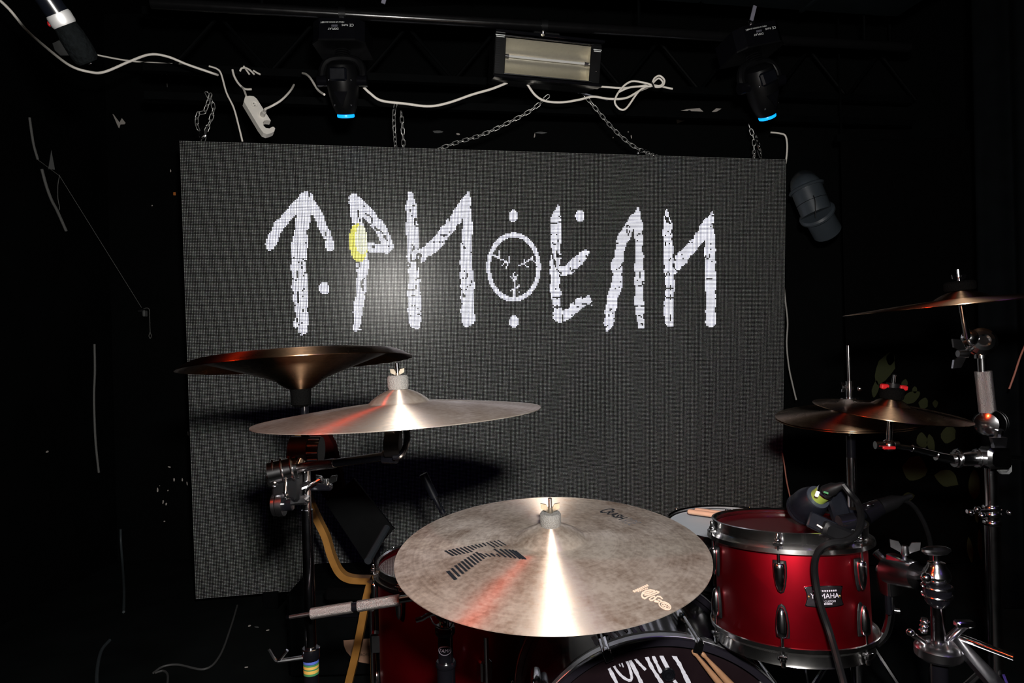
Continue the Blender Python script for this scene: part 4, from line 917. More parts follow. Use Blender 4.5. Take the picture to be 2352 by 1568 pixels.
def drum(name, label, M, R, D, n, phase, shell, head, lugs=(1, 1)):
    """M: z axis up through the drum, origin at centre of the top head"""
    t = place(name, None, M.copy()); t.empty_display_size = .05; tag(t, label, 'drum')
    MB().lathe([(R - .006, 0), (R - .002, .001), (R, -.006), (R, -D + .006), (R - .002, -D - .001), (R - .006, -D)], M, 96, True).build('shell', shell, t)
    MB().lathe([(R - .001, -.004), (R - .004, .0015), (R - .015, .0005), (1e-5, 0)], M, 96).build('batter_head', head, t)
    MB().lathe([(R - .001, -D + .004), (R - .004, -D - .0015), (1e-5, -D)], M, 96).build('resonant_head', head, t)
    MB().lathe(hoop_profile(R), M, 96, True).build('upper_hoop', M_hoopchrome, t)
    MB().lathe(hoop_profile(R, -1), M @ T(0, 0, -D), 96, True).build('lower_hoop', M_hoopchrome, t)
    for k in range(n):
        a = phase + 2 * PI * k / n
        for s, z in ((1, -.058), (-1, -D + .058)):
            Ml = M @ Matrix.Rotation(a, 4, 'Z') @ T(0, -(R + .009), z)
            if s < 0: Ml = Ml @ Matrix.Rotation(PI, 4, 'Y')
            place('lug_gasket', PLATE, Ml, t); place('lug', LUG, Ml, t)
            Mr = M @ Matrix.Rotation(a, 4, 'Z') @ T(0, -(R + .0105), -.018 if s > 0 else -D + .018)
            if s < 0: Mr = Mr @ Matrix.Rotation(PI, 4, 'Y')
            place('tension_rod', ROD, Mr, t)
    return t
# red rack tom
TC = P(1809, 1207.6, 1.2355); tn = tilt_normal(-4.5, -1.2, TC)
TM = frame(TC, tn, (1, 0, 0)); TR, TD = .1275, .188
tom = drum('rack_tom', 'glossy red rack tom with chrome hoops and a metal badge, beside the crash ride', TM, TR, TD, 6, rad(-28), M_red_shell, M_red_head)
# badge
bp_ = (lambda p: (TR * math.sin(p[0] / TR), -TR * math.cos(p[0] / TR), p[1]))
def badge_outline(w, h, n=6):
    o = []
    for t in np.linspace(-1, 1, n * 2): o.append((w * t, h * (1 + .12 * (1 - t * t))))
    o += [(w * 1.06, h * .92), (w * .96, h * .3), (w * .96, -h * .3), (w * 1.06, -h * .92)]
    for t in np.linspace(1, -1, n * 2): o.append((w * t, -h * (1 + .12 * (1 - t * t))))
    o += [(-w * 1.06, -h * .92), (-w * .96, -h * .3), (-w * .96, h * .3), (-w * 1.06, h * .92)]
    return o
ba = rad(2); BMx = TM @ Matrix.Rotation(ba, 4, 'Z') @ T(0, 0, -.088)
def badge(w, h, r0, r1, m, name, parent):
    o = badge_outline(w, h); n = len(o); cyl = lambda p, r: (r * math.sin(p[0] / TR), -r * math.cos(p[0] / TR), p[1])
    vs = [cyl(p, r0) for p in o] + [cyl(p, r1) for p in o] + [cyl((p[0] * .6, p[1] * .6), r1 + .0004) for p in o] + [(0, -r1 - .0005, 0)]
    fs = [(i, (i + 1) % n, n + (i + 1) % n, n + i) for i in range(n)] + [(n + i, n + (i + 1) % n, 2 * n + (i + 1) % n, 2 * n + i) for i in range(n)] + [(2 * n + i, 2 * n + (i + 1) % n, 3 * n) for i in range(n)]
    b = MB(); b.add(vs, fs, BMx); return b.build(name, m, parent)
bg = badge(.0300, .0155, TR - .001, TR + .0014, M_chrome, 'badge', tom)
badge(.0283, .0142, TR, TR + .0019, mat('badge_field', (.17, .15, .17), .30, 1, .15), 'badge_field', bg)
for s, z, h in (('YAMAHA', .001, .0112), ('STAGE CUSTOM', -.0075, .0046)):
    text_obj('badge_text', s, h, BMx @ T(0, 0, z), M_badgetext, bg, warp=lambda p: ((TR + .0026) * math.sin(p[0] / TR), -(TR + .0026) * math.cos(p[0] / TR), p[1]), bold=.01 * 0)
for z, w_ in ((.0092, .018), (-.0112, .010)):
    m_ = MB()
    for i in range(11): x = -w_ + 2 * w_ * i / 10; m_.box(BMx @ T(0, 0, z) @ Matrix.Rotation(x / TR, 4, 'Z') @ T(0, -(TR + .0024), 0), w_ / 9, .0006, .0024)
    m_.build('badge_text', M_badgetext, bg)
for s in (-1, 1): MB().ball(BMx @ Vector((TR * math.sin(s * .0255 / TR), -TR * math.cos(s * .0255 / TR) - .002, 0)), .0018, 10).build('badge_rivet', M_gold, bg)
# tom mount on its right side
mt = TM @ Matrix.Rotation(rad(66), 4, 'Z')
MB().tube([mt @ Vector((0, -(TR + .012), -.035)), mt @ Vector((0, -(TR + .030), -.06)), mt @ Vector((0, -(TR + .032), -.11)), mt @ Vector((0, -(TR + .022), -.165)), mt @ Vector((0, -(TR + .004), -.19))], .0075, 10, 6).build('mount_bracket', M_chrome, tom)
MB().box(mt @ T(0, -(TR + .026), -.095), .030, .010, .085, .003).build('mount_plate', M_black_gloss, tom)
for z in (-.062, -.128): MB().cyl(mt @ Vector((-.012, -(TR + .034), z)), mt @ Vector((-.012, -(TR + .042), z)), .005, n=12).build('mount_bolt', M_chrome, tom)
ca, cb2 = P(2040, 1309, 1.15), P(2108, 1322, 1.09)
MB().cyl(ca, cb2, .0215, n=28).build('mount_sleeve', M_dchrome, tom)
MB().cyl(ca, mt @ Vector((0, -(TR + .03), -.095)), .019, n=20).build('mount_neck', M_chrome, tom)
MB().box(frame((ca + cb2) / 2 + UP * .019, UP, cb2 - ca), .055, .018, .012, .002).build('mount_clamp', M_chrome, tom)
wn = (ca + cb2) / 2 + UP * .024 + RIGHT * .004
MB().cyl(wn - UP * .01, wn + UP * .012, .0035, n=10).build('wing_screw', M_chrome, tom); wing_nut(tom, frame(wn + UP * .006, UP, RIGHT * .9 - FWD * .4), 1.05, M_dchrome)
MB().cyl(cb2, P(2140, 1318, .985), .0065, n=6).build('hex_rod', M_chrome, tom)

# floor tom behind the crash
FM = frame(P(1029.5, 1290, 1.75), (0, 0, 1), (1, 0, 0))
ft = drum('floor_tom', 'red floor tom with clear head, half hidden behind the crash ride', FM, .178, .34, 8, rad(12), M_red_shell, mat('glossy_clear_head', (.035, .0006, .002), .035, 0, .05, 6, spec=.7))
for k in range(3):
    a = rad(30 + 120 * k); p = FM @ Vector((.20 * math.sin(a), -.20 * math.cos(a), -.12)); MB().cyl(p, (p.x, p.y, .01), .006, n=10).build('leg', M_chrome, ft)
    MB().lathe([(.014, 0), (.013, .02), (.006, .03)], T(p.x, p.y, 0), 14).build('rubber_foot', M_rubber, ft)
    p2 = FM @ Vector((.187 * math.sin(a), -.187 * math.cos(a), -.2)); MB().box(frame(p2, (0, 0, 1), (math.cos(a), math.sin(a), 0)), .03, .03, .05, .004).build('leg_bracket', M_chrome, ft)
# snare
SNM = frame(P(1688, 1208, 1.85), tilt_normal(.5, 1.5), (1, 0, 0))
sn = drum('snare_drum', 'snare drum with white coated head and two drumsticks lying on it', SNM, .178, .14, 10, rad(5), M_dchrome, M_white_head)
for k in range(3):
    a = rad(90 + 120 * k); p = SNM @ Vector((.15 * math.sin(a), -.15 * math.cos(a), -.145)); MB().cyl(p, (SNM.translation.x + .2 * math.sin(a), SNM.translation.y - .2 * math.cos(a), .01), .007, n=10).build('stand_leg', M_chrome, sn)

def stick(name, label, a, b, group, r=.0072, m=M_wood):
    a, b = Vector(a), Vector(b); d = b - a; L_ = d.length; fr_ = frame(a, d)
    t = MB().lathe([(1e-5, 0), (.0026, .001), (.0040, .004), (.0043, .008), (.0032, .0125), (.0034, .02), (r * .75, L_ * .18), (r, L_ * .32), (r, L_ - .006), (r * .75, L_ - .001), (1e-5, L_)], fr_, 16).build(name, m)
    return tag(t, label, 'drumstick', group)
M_pwood = mat('pale_maple', (.68, .42, .28), .5, 0, .1, 60)
zt = SNM.translation.z + .0145
def sp(u, v, h): return hit(u, v, (0, 0, h), (0, 0, 1))
for (u, v), lb in (((1580, 1174), 'pale drumstick lying lowest across the snare hoop'), ((1596, 1171), 'pale drumstick lying behind its twin on the snare hoop')):
    e = sp(u, v, zt + .007); f_ = e + Vector((.30, -.22, .0))
    stick('drumstick', lb, f_, e, 'drumsticks on the snare', m=M_pwood)

# ---------------------------------------------------------------- bass drum
KC = Vector((P(1525, 1797, 1.23).x, 1.23, P(1525, 1797, 1.23).z)); KR = .254; KD = .34
KM = frame(KC, (0, -1, 0), (1, 0, 0))        # z toward the viewer, y up... origin at centre of the front head
kd = place('bass_drum', None, T(KC.x, KC.y + KD / 2, 0)); tag(kd, 'black bass drum with white scrawled paint lettering under the crash ride', 'drum')
MB().lathe([(KR - .008, 0), (KR, -.004), (KR, -KD + .004), (KR - .008, -KD)], KM, 128, True).build('shell', M_kick_shell, kd)
MB().lathe([(KR + .003, -.012), (KR + .002, .002), (KR - .012, .004), (KR - .03, .0), (1e-5, 0)], KM, 96).build('front_head', M_kick, kd)
MB().lathe([(KR, -KD), (1e-5, -KD)], KM, 64).build('batter_head', M_kick, kd)
for nm, z0, s in (('front_hoop', -.020, 1), ('rear_hoop', -KD - .020, -1)):
    MB().lathe([(KR + .001, z0), (KR + .012, z0), (KR + .013, z0 + .003), (KR + .013, z0 + .037), (KR + .012, z0 + .040), (KR + .001, z0 + .040)], KM, 128, True).build(nm, M_hoop, kd)
    MB().lathe([(KR + .0125, z0 + .012), (KR + .0138, z0 + .013), (KR + .0138, z0 + .028), (KR + .0125, z0 + .029)], KM, 128, True).build('hoop_inlay', M_inlay, kd)
for k in range(10):
    a = rad(-50 + 36 * k); Ml = KM @ Matrix.Rotation(a, 4, 'Z')     # local y is outward
    MB().box(Ml @ T(0, KR + .0145, -.004), .016, .005, .055, .0015).box(Ml @ T(0, KR + .006, .0225), .016, .020, .004, .001).build('claw_hook', M_chrome, kd)
    MB().cyl(Ml @ Vector((0, KR + .0155, .012)), Ml @ Vector((0, KR + .0155, -.085)), .0032, n=10).lathe([(.005, .012), (.006, .02), (.005, .028)], Ml @ T(0, KR + .0155, 0), 12).build('tension_rod', M_chrome, kd)
    MB().lathe([(.0115, -.03), (.0125, -.015), (.0115, 0), (.011, .012), (.006, .024), (1e-5, .028)], Ml @ T(0, KR + .009, -.105) @ Matrix.Diagonal((1, .9, 1, 1)), 16).build('lug', M_chrome, kd)
for k in range(2):
    s = (-1, 1)[k]; MB().cyl(KC + Vector((s * .22, .15, -.15)), KC + Vector((s * .34, -.02, -.285)), .008, n=10).build('spur', M_chrome, kd)
# scrawled paint: on the head (front) and on the top of the shell
def head_pt(u, v, lift=.0012): return hit(u, v, KC - Vector((0, lift, 0)), (0, 1, 0))
def shell_pt(u, v, lift=.0012):
    d = ray(u, v); o = CAM - KC; A_ = d.x ** 2 + d.z ** 2; B_ = o.x * d.x + o.z * d.z; C_ = o.x ** 2 + o.z ** 2 - (KR + lift) ** 2; D_ = B_ * B_ - A_ * C_
    return CAM + d * ((-B_ - math.sqrt(max(D_, 0))) / A_)
def paint(strokes, fn, name):
    for pts, w_ in strokes:
        b = MB()
        P_ = catmull([(x, y, 0) for x, y in pts], 5) if len(pts) > 2 else [Vector((x, y, 0)) for x, y in np.linspace(pts[0], pts[1], 6)]
        n = len(P_); L_, R_ = [], []
        for i, p in enumerate(P_):
            t = P_[min(i + 1, n - 1)] - P_[max(i - 1, 0)]; nn = Vector((-t.y, t.x, 0)).normalized() * (w_ / 2 * (.8 + .4 * random.random()))
            L_.append(fn((p + nn).x, (p + nn).y)); R_.append(fn((p - nn).x, (p - nn).y))
        b.add(L_ + R_, [(i, i + 1, n + i + 1, n + i) for i in range(n - 1)]); b.build(name, M_paint, kd)
paint([([(1389, 1514), (1402, 1540), (1420, 1575)], 8), ([(1402, 1508), (1412, 1532), (1428, 1552), (1445, 1562), (1451, 1555), (1444, 1528), (1430, 1500)], 6), ([(1436, 1496), (1450, 1522), (1462, 1545), (1475, 1572)], 8), ([(1444, 1497), (1458, 1512), (1470, 1525), (1483, 1538)], 6),
       ([(1473, 1488), (1485, 1508), (1497, 1532), (1512, 1556), (1528, 1580)], 8), ([(1490, 1486), (1500, 1506), (1508, 1523), (1519, 1545)], 7), ([(1508, 1483), (1520, 1508), (1538, 1542)], 8), ([(1546, 1503), (1560, 1524), (1572, 1548), (1586, 1576)], 9),
       ([(1415, 1510), (1425, 1530)], 3), ([(1422, 1507), (1432, 1532)], 3), ([(1440, 1575), (1455, 1585)], 9), ([(1548, 1562), (1562, 1580)], 8)], head_pt, 'paint_stroke')
paint([([(1362, 1461), (1368, 1472), (1375, 1484)], 9), ([(1379, 1457), (1383, 1467), (1391, 1477)], 5), ([(1400, 1452), (1406, 1460), (1413, 1468)], 6), ([(1388, 1456), (1399, 1458), (1396, 1472)], 4), ([(1414, 1447), (1419, 1454), (1425, 1462)], 6), ([(1433, 1443), (1441, 1449)], 6), ([(1450, 1438), (1456, 1447), (1463, 1455)], 7), ([(1469, 1433), (1474, 1442), (1481, 1452)], 7), ([(1410, 1450), (1416, 1446)], 5)], shell_pt, 'paint_stroke')
gv = head_pt(1535, 1548, .001)
MB().lathe([(.0125, 0), (.0125, .002), (.0105, .0035), (.0090, .002), (.0072, .002), (.0060, .004), (.0038, .0035), (.0030, .0015), (1e-5, .0015)], frame(gv, (0, -1, 0)), 28).build('vent_grommet', M_black_gloss, kd)
# two sticks resting inside the hoop of the bass drum
for k, ((u0, v0), (u1, v1)) in enumerate((((1572, 1471), (1666, 1585)), ((1588, 1473), (1690, 1585)))):
    a_ = hit(u0, v0, KC - Vector((0, .0135, 0)), (0, 1, 0)); b_ = hit(u1, v1, KC - Vector((0, .0135, 0)), (0, 1, 0)); d_ = (b_ - a_).normalized()
    # the stick spans the hoop: tip under its upper edge, butt resting on its inner side
    o_ = a_ - KC; o_.y = 0; bq = o_.dot(d_); Rk = KR - .0045; ds = math.sqrt(max(bq * bq - o_.dot(o_) + Rk * Rk, 0)); t0_, t1_ = max(-bq - ds, -.02), -bq + ds
    stick('drumstick', ('natural wood drumstick, left of the pair leaning in the bass drum hoop', 'natural wood drumstick, right of the pair leaning in the bass drum hoop')[k], a_ + d_ * t0_, a_ + d_ * min(t1_, t0_ + .40), 'drumsticks in the bass drum hoop', r=.0072)

# ================================================================== HI-HAT STAND
xh = P(1953, 960, ZH).x
hs = thing('hi_hat_stand', 'chrome hi-hat stand with its tall pull rod and clutch', 'hi-hat stand', (xh, ZH, 0))
def ph(v): return Vector((xh, ZH, P(1953, v, ZH).z))
MB().cyl(ph(793), ph(1060), .0042, n=12).build('pull_rod', M_chrome, hs)
MB().cyl(ph(875), ph(915), .0085, n=14).build('clutch', M_chrome, hs); MB().lathe([(.010, 0), (.021, .001), (.021, .004), (.010, .005)], T(*ph(917)), 20).build('clutch_washer', M_chrome, hs)
wing_nut(hs, frame(ph(888) + Vector((-.009, 0, 0)), (-1, -.2, 0), (0, 0, 1)), .6); MB().ball(ph(893) + Vector((.026, 0, 0)), .006, 10).build('clutch_screw', M_chrome, hs)
MB().lathe([(.014, 0), (.016, .008), (.014, .016)], T(*ph(945)), 18).build('felt', M_dfelt, hs)
MB().cyl(ph(1000), ph(1060), .011, n=14).build('seat_cup', M_black_gloss, hs)
MB().cyl(ph(1050), ph(1190), .0115, n=16).build('upper_tube', M_chrome, hs)
MB().cyl(ph(1180), Vector((xh, ZH, .06)), .014, n=16).build('lower_tube', M_chrome, hs); tripod(hs, xh, ZH, a0=1.2)

# ================================================================== RIGHT CHROME STAND (ride on top, small crash on boom)
ZC_ = 1.50
xc = P(2274, 1000, ZC_).x
sc2 = thing('boom_stand', 'tall chrome cymbal stand with knurled section and side boom, by the curtain', 'cymbal stand', (xc, ZC_, 0))
def pc(v, du=0): return Vector((xc + du * ZC_ / F, ZC_, P(2274, v, ZC_).z))
MB().cyl(RM_ @ Vector((0, 0, .0)), P(2222, 775, 1.47), .0065, n=12).build('cymbal_rod', M_chrome, sc2)
z0 = rz(.006)
MB().lathe([(.028, 0), (.030, .004), (.030, .016), (.026, .020), (1e-5, .020)], RM_ @ T(0, 0, z0), 24).build('felt', M_dfelt, sc2)
MB().cyl(RM_ @ Vector((0, 0, z0)), RM_ @ Vector((0, 0, z0 + .045)), .0035, n=10).build('rod', M_chrome, sc2); wing_nut(sc2, RM_ @ T(0, 0, z0 + .019), .7)
tlc = P(2252, 786, ZC_)
MB().lathe([(.006, -.024), (.024, -.022), (.030, -.012), (.030, -.004), (.026, 0), (.030, .004), (.030, .012), (.022, .020), (.014, .021), (.010, .018), (1e-5, .018)], frame(tlc, (-FWD * .9 - RIGHT * .25 + UP * .2)), 28).build('tilter', M_chrome, sc2)
MB().ball(P(2228, 776, 1.485), .018, 14).build('tilter_joint', M_chrome, sc2)
MB().cyl(P(2232, 800, 1.48), P(2218, 812, 1.46), .005, n=10).build('wing_shaft', M_chrome, sc2); wing_nut(sc2, frame(P(2222, 812, 1.465), -RIGHT, UP), 1.5, M_dchrome)
MB().cyl(pc(800, -15), pc(822, -15), .014, n=16).build('neck', M_chrome, sc2)
MB().cyl(pc(815, -14), pc(855, -13), .0095, n=14).build('boom_upper', M_chrome, sc2)
MB().cyl(pc(852, -12), pc(950, -4), .0165, n=22).build('knurled_tube', M_knurl, sc2)
jc = pc(972)
MB().lathe([(.008, -.040), (.022, -.038), (.030, -.030), (.030, -.022), (.026, -.020), (.031, -.016), (.031, -.006), (.027, -.004), (.031, 0), (.031, .010), (.024, .022), (.010, .026), (1e-5, .026)], frame(jc, (-RIGHT * .75 - FWD * .6)), 28).build('ratchet_joint', M_chrome, sc2)
MB().tube([jc + UP * -.01 - FWD * .03, jc - UP * .045 - FWD * .02, pc(1040)], .009, 10, 5).build('joint_fork', M_chrome, sc2)
MB().prism([(-.022, 0), (.012, 0), (.004, -.055), (-.004, -.055)], frame(jc - UP * .025 - FWD * .035 - RIGHT * .005, -FWD, RIGHT), .01).build('joint_wing', M_dchrome, sc2)
MB().cyl(pc(1030), pc(1200), .0125, n=18).build('upper_tube', M_chrome, sc2)
MB().cyl(pc(1195), Vector((xc, ZC_, .08)), .0155, n=18).build('lower_tube', M_chrome, sc2)
tripod(sc2, xc, ZC_, a0=.5)
for v in (1165, 1180, 1200): tube_col(sc2, pc(v), .019, .010, M_chrome)
for dx, v in ((-.04, 1165), (-.055, 1172), (-.03, 1180), (.03, 1175)): MB().ball(pc(v) + Vector((dx, -.012, 0)), .007, 10).build('memory_lock_bolt', M_chrome, sc2)
MB().cyl(pc(1170) + Vector((-.062, -.01, 0)), pc(1170) + Vector((-.01, -.01, 0)), .0045, n=10).build('wing_bolt', M_chrome, sc2)
# side boom towards the small crash
g2 = lambda u, v, z=1.48: P(u, v, z)
for (u0, v0), (u1, v1), r_ in (((2040, 1022), (2100, 1030), .006), ((2095, 1029), (2190, 1053), .0075), ((2150, 1046), (2200, 1056), .0105), ((2190, 1055), (2240, 1052), .0165), ((2240, 1052), (2300, 1048), .018), ((2300, 1048), (2365, 1054), .0062)):
    MB().cyl(g2(u0, v0), g2(u1, v1), r_, n=18).build('side_boom', M_chrome, sc2)
for u in (2200, 2244, 2262): MB().torus(frame(g2(u, 1052), RIGHT), .0185, .003, 24, 6).build('boom_ring', M_chrome, sc2)
MB().box(frame(g2(2285, 1050, 1.46), -FWD, RIGHT), .05, .045, .04, .006).build('boom_clamp', M_chrome, sc2)
MB().box(frame(g2(2307, 1075, 1.46), -FWD, RIGHT), .028, .024, .006, .006).build('clamp_tag', M_grey_scrap, sc2)
jt = P(2042, 1022, 1.465)
MB().ball(jt, .014, 14).cyl(jt - RIGHT * .03, jt + RIGHT * .02, .0085, n=14).build('boom_tilter', M_chrome, sc2)
MB().cyl(jt, SPM @ Vector((0, 0, spz(.03))), .006, n=12).build('cymbal_sleeve', M_chrome, sc2)
MB().box(frame(P(2042, 1028, 1.45), -FWD, RIGHT), .026, .006, .006, .001).build('red_band', M_red_plastic, sc2)
zs = spz(.006)
MB().lathe([(.022, 0), (.0235, .004), (.0235, .020), (.020, .024), (1e-5, .024)], SPM @ T(0, 0, zs - .001), 24).build('felt', M_dfelt, sc2)
MB().cyl(SPM @ Vector((0, 0, zs)), SPM @ Vector((0, 0, zs + .050)), .0035, n=10).build('rod', M_chrome, sc2)
for s in (-1, 1): MB().box(SPM @ T(s * .020, -.004, zs + .024), .016, .012, .011, .002).build('red_wing', M_red_plastic, sc2)
MB().cyl(SPM @ Vector((0, 0, zs + .02)), SPM @ Vector((0, 0, zs + .032)), .013, n=16).build('nut_body', M_black, sc2)

# ================================================================== FOREGROUND STAND, lower right
ZF = .98
xf = P(2153, 1380, ZF).x
sf = thing('clamp_stand', 'chrome clamp post with an oval wing knob holding the red tom rod', 'stand', (xf, ZF, 0))
def pf(v, du=0): return Vector((xf + du * ZF / F, ZF, P(2153, v, ZF).z))
kf = ZF / F
MB().lathe([(1e-5, 9 * kf), (22 * kf, 8 * kf), (33 * kf, 3 * kf), (34 * kf, -2 * kf), (26 * kf, -9 * kf), (10 * kf, -12 * kf), (1e-5, -12 * kf)], T(*pf(1263)) @ Matrix.Diagonal((1, .45, 1, 1)), 28).build('wing_knob', M_dchrome, sf)
MB().cyl(pf(1270), pf(1295), 7 * kf, n=14).build('knob_shaft', M_chrome, sf)
MB().lathe([(8 * kf, 12 * kf), (18 * kf, 9 * kf), (20 * kf, 0), (26 * kf, -8 * kf), (30 * kf, -20 * kf), (26 * kf, -32 * kf), (16 * kf, -40 * kf)], T(*pf(1300)), 28).build('clamp_head', M_chrome, sf)
MB().ball(pf(1320, -34) + Vector((0, -.01, 0)), 12 * kf, 14).build('clamp_bolt', M_chrome, sf)
for v in (1346, 1366): MB().torus(T(*pf(v)), 30 * kf, 3 * kf, 28, 8).build('collar_ring', M_chrome, sf)
MB().lathe([(27 * kf, 0), (30 * kf, -14 * kf), (26 * kf, -40 * kf), (16 * kf, -52 * kf)], T(*pf(1340)), 28).build('collar', M_black_gloss, sf)
MB().cyl(pf(1385), pf(1480), 15 * kf, n=20).build('post', mat('dark_steel_post', (.22, .21, .22), .15, 1), sf)
MB().lathe([(20 * kf, 8 * kf), (44 * kf, 0), (50 * kf, -8 * kf), (50 * kf, -26 * kf), (40 * kf, -34 * kf)], T(*pf(1478)), 32).build('base_clamp', M_dchrome, sf)
MB().cyl(pf(1490), Vector((xf, ZF, .05)), 19 * kf, n=20).build('lower_post', M_black_gloss, sf)
MB().lathe([(.12, 0), (.12, .012), (.03, .05), (.02, .06)], T(xf, ZF, 0), 40).build('floor_base', M_black, sf)
MB().cyl(pf(1478, -30), pf(1450, -64), 7 * kf, n=12).ball(pf(1450, -64), 9 * kf, 12).build('clamp_lever', M_chrome, sf)
for v, du in ((1425, -30), (1435, -32), (1445, -34)): MB().torus(T(*pf(v, du)), 8 * kf, 2 * kf, 16, 6).build('spring_coil', M_chrome, sf)
MB().cyl(pf(1418, -31), pf(1452, -33), 7 * kf, n=12).build('spring_core', M_dchrome, sf)
e0, e1 = pf(1470, 30), P(2390, 1545, .86)
MB().prism([(0, -10 * kf), ((e1 - e0).length, -20 * kf), ((e1 - e0).length, 22 * kf), (0, 14 * kf)], frame(e0, (-FWD * .6 + UP * .7), e1 - e0), 14 * kf).build('flat_arm', M_dchrome, sf)
MB().cyl(pf(1460, 40), P(2330, 1510, .92), 8 * kf, n=14).build('arm_rod', M_chrome, sf)
MB().box(frame(P(2215, 1432, .95), -FWD, RIGHT), 40 * kf, 14 * kf, 20 * kf, 3 * kf).build('arm_clamp', M_chrome, sf)
MB().cyl(P(2215, 1435, .95), pf(1470, 20), 9 * kf, n=12).build('arm_link', M_chrome, sf)

# ================================================================== TOM MICROPHONE with cable
tm = thing('tom_microphone', 'dark bulbous clip-on microphone with yellow-green tape over the red tom', 'microphone', P(1880, 1170, 1.22))
mA, mB = P(1838, 1172, 1.24), P(1905, 1122, 1.17); dmm = (mB - mA).normalized(); Lm = (mB - mA).length; km2 = 1.2 / F
MB().lathe([(1e-5, -.004), (34 * km2, -.002), (38 * km2, .004), (36 * km2, .008), (38 * km2, .011), (37 * km2, .016), (38 * km2, .020), (38 * km2, .030), (36 * km2, .040), (30 * km2, .052), (26 * km2, .056)], frame(mA, dmm), 32).build('grille', M_mic, tm)
MB().lathe([(26 * km2, .052), (27 * km2, .054), (27 * km2, .058), (18 * km2, .059)], frame(mA, dmm), 32).build('rear_flange', mat('blue_grey_metal', (.10, .12, .16), .3, .8), tm)
MB().lathe([(18.5 * km2, .057), (18.5 * km2, .078)], frame(mA, dmm), 28).build('tape_wrap', M_tape_g, tm)
MB().lathe([(18.5 * km2, .077), (19.5 * km2, .0785), (19 * km2, .081), (15 * km2, .081)], frame(mA, dmm), 28).build('silver_rim', M_chrome, tm)
mE = mA + dmm * .079
MB().lathe([(14.5 * km2, 0), (14 * km2, .016), (9 * km2, .024), (6 * km2, .036)], frame(mE, (dmm + RIGHT * .5).normalized()), 20).build('plug', M_rubber, tm)
MB().box(frame(P(1877, 1134, 1.165), -FWD, dmm), .010, .006, .004, .001).build('latch', M_print, tm)
MB().box(frame(P(1897, 1131, 1.158), (-FWD + UP * .1), dmm.cross(FWD)), .008, .003, .0015).build('tape_mark', M_tape_gr, tm)
MB().box(frame(P(1925, 1165, 1.20), -FWD, RIGHT * .35 - UP), .060, .030, .022, .004).build('clip_arm', M_mic, tm)
MB().box(frame(P(1945, 1182, 1.22), -FWD, RIGHT), .050, .022, .03, .004).build('clip_joint', M_mic, tm)
MB().cyl(P(1928, 1203, 1.115), P(1962, 1197, 1.115), .014, n=20).build('clip_knob', M_black_gloss, tm)
MB().box(frame(P(1888, 1205, 1.10), (-FWD + UP * .3), RIGHT - UP * .5), .046, .026, .007, .002).build('clip_jaw', M_mic, tm)
MB().box(frame(P(1925, 1224, 1.088), -FWD, RIGHT - UP * .4), .052, .024, .016, .004).build('clip_base', M_black, tm)
MB().tube([P(1877, 1205, 1.09), P(1888, 1212, 1.09), P(1896, 1219, 1.09)], .0013, 6, 3).build('clip_spring', M_cable, tm)
mc0 = mE + (dmm + RIGHT * .5).normalized() * .034
cable('microphone_cable', 'black cable from the tom microphone hanging in front of the red tom', [mc0, P(1952, 1132, 1.15), P(1970, 1155, 1.15), P(1978, 1190, 1.10), P(1970, 1222, 1.07), P(1945, 1241, 1.058), P(1905, 1247, 1.056), P(1882, 1262, 1.062), P(1872, 1290, 1.07), P(1873, 1330, 1.075), P(1885, 1390, 1.07), P(1905, 1450, 1.06), P(1925, 1520, 1.03), P(1942, 1590, 1.0), P(1955, 1700, .98)], .0055, M_rubber)
# second mic plug on the far rim and its cable
m2_ = thing('snare_microphone', 'black microphone plug with cable behind the tom microphone', 'microphone', P(2010, 1170, 1.45))
MB().cyl(P(1985, 1182, 1.45), P(2022, 1163, 1.45), .022, .017, 20).build('barrel', M_black_gloss, m2_)
MB().lathe([(.017, 0), (.015, .03), (.007, .05), (.005, .07)], frame(P(2022, 1163, 1.45), P(2060, 1150, 1.45) - P(2022, 1163, 1.45)), 18).build('plug', M_rubber, m2_)
MB().ball(P(1998, 1160, 1.435), .005, 10, (1.8, 1, .8)).build('latch', M_chrome, m2_)
MB().cyl(P(1985, 1182, 1.45), P(1960, 1195, 1.40), .009, n=12).build('clip', M_mic, m2_)
cable('microphone_cable', 'black cable arching from the second microphone down behind the tom mount', [P(2055, 1152, 1.45), P(2080, 1150, 1.45), P(2105, 1170, 1.46), P(2128, 1215, 1.47), P(2138, 1260, 1.48), P(2140, 1340, 1.5), P(2138, 1480, 1.5), P(2140, 1640, 1.5)], .0048, M_rubber)

# ================================================================== BACKGROUND BEHIND THE LEFT STAND
ch = thing('armchair', 'ochre bentwood armchair with dark red upholstered back behind the left stand', 'chair', P(790, 1540, 2.0))
Zq = 2.05
def flat_tube(pts, w_, d_, name, m, parent):
    p = catmull(pts, 6); b = MB(); n = len(p); vs = []; fs = []
    for i, q in enumerate(p):
        t = (p[min(i + 1, n - 1)] - p[max(i - 1, 0)]).normalized(); s = t.cross(FWD).normalized(); f_ = FWD
        vs += [q + s * (w_ / 2) - f_ * (d_ / 2), q - s * (w_ / 2) - f_ * (d_ / 2), q - s * (w_ / 2) + f_ * (d_ / 2), q + s * (w_ / 2) + f_ * (d_ / 2)]
    for i in range(n - 1):
        for j in range(4): k_ = (j + 1) % 4; fs.append((4 * i + j, 4 * i + k_, 4 * i + 4 + k_, 4 * i + 4 + j))
    fs += [(0, 1, 2, 3), (4 * n - 1, 4 * n - 2, 4 * n - 3, 4 * n - 4)]; b.add(vs, fs); return b.build(name, m, parent)
flat_tube([P(u, v, Zq) for u, v in ((690, 985), (684, 1030), (688, 1075), (700, 1120), (724, 1180), (748, 1230), (762, 1275), (780, 1312), (805, 1328), (852, 1331))], .019, .03, 'back_rail', M_ochre, ch)
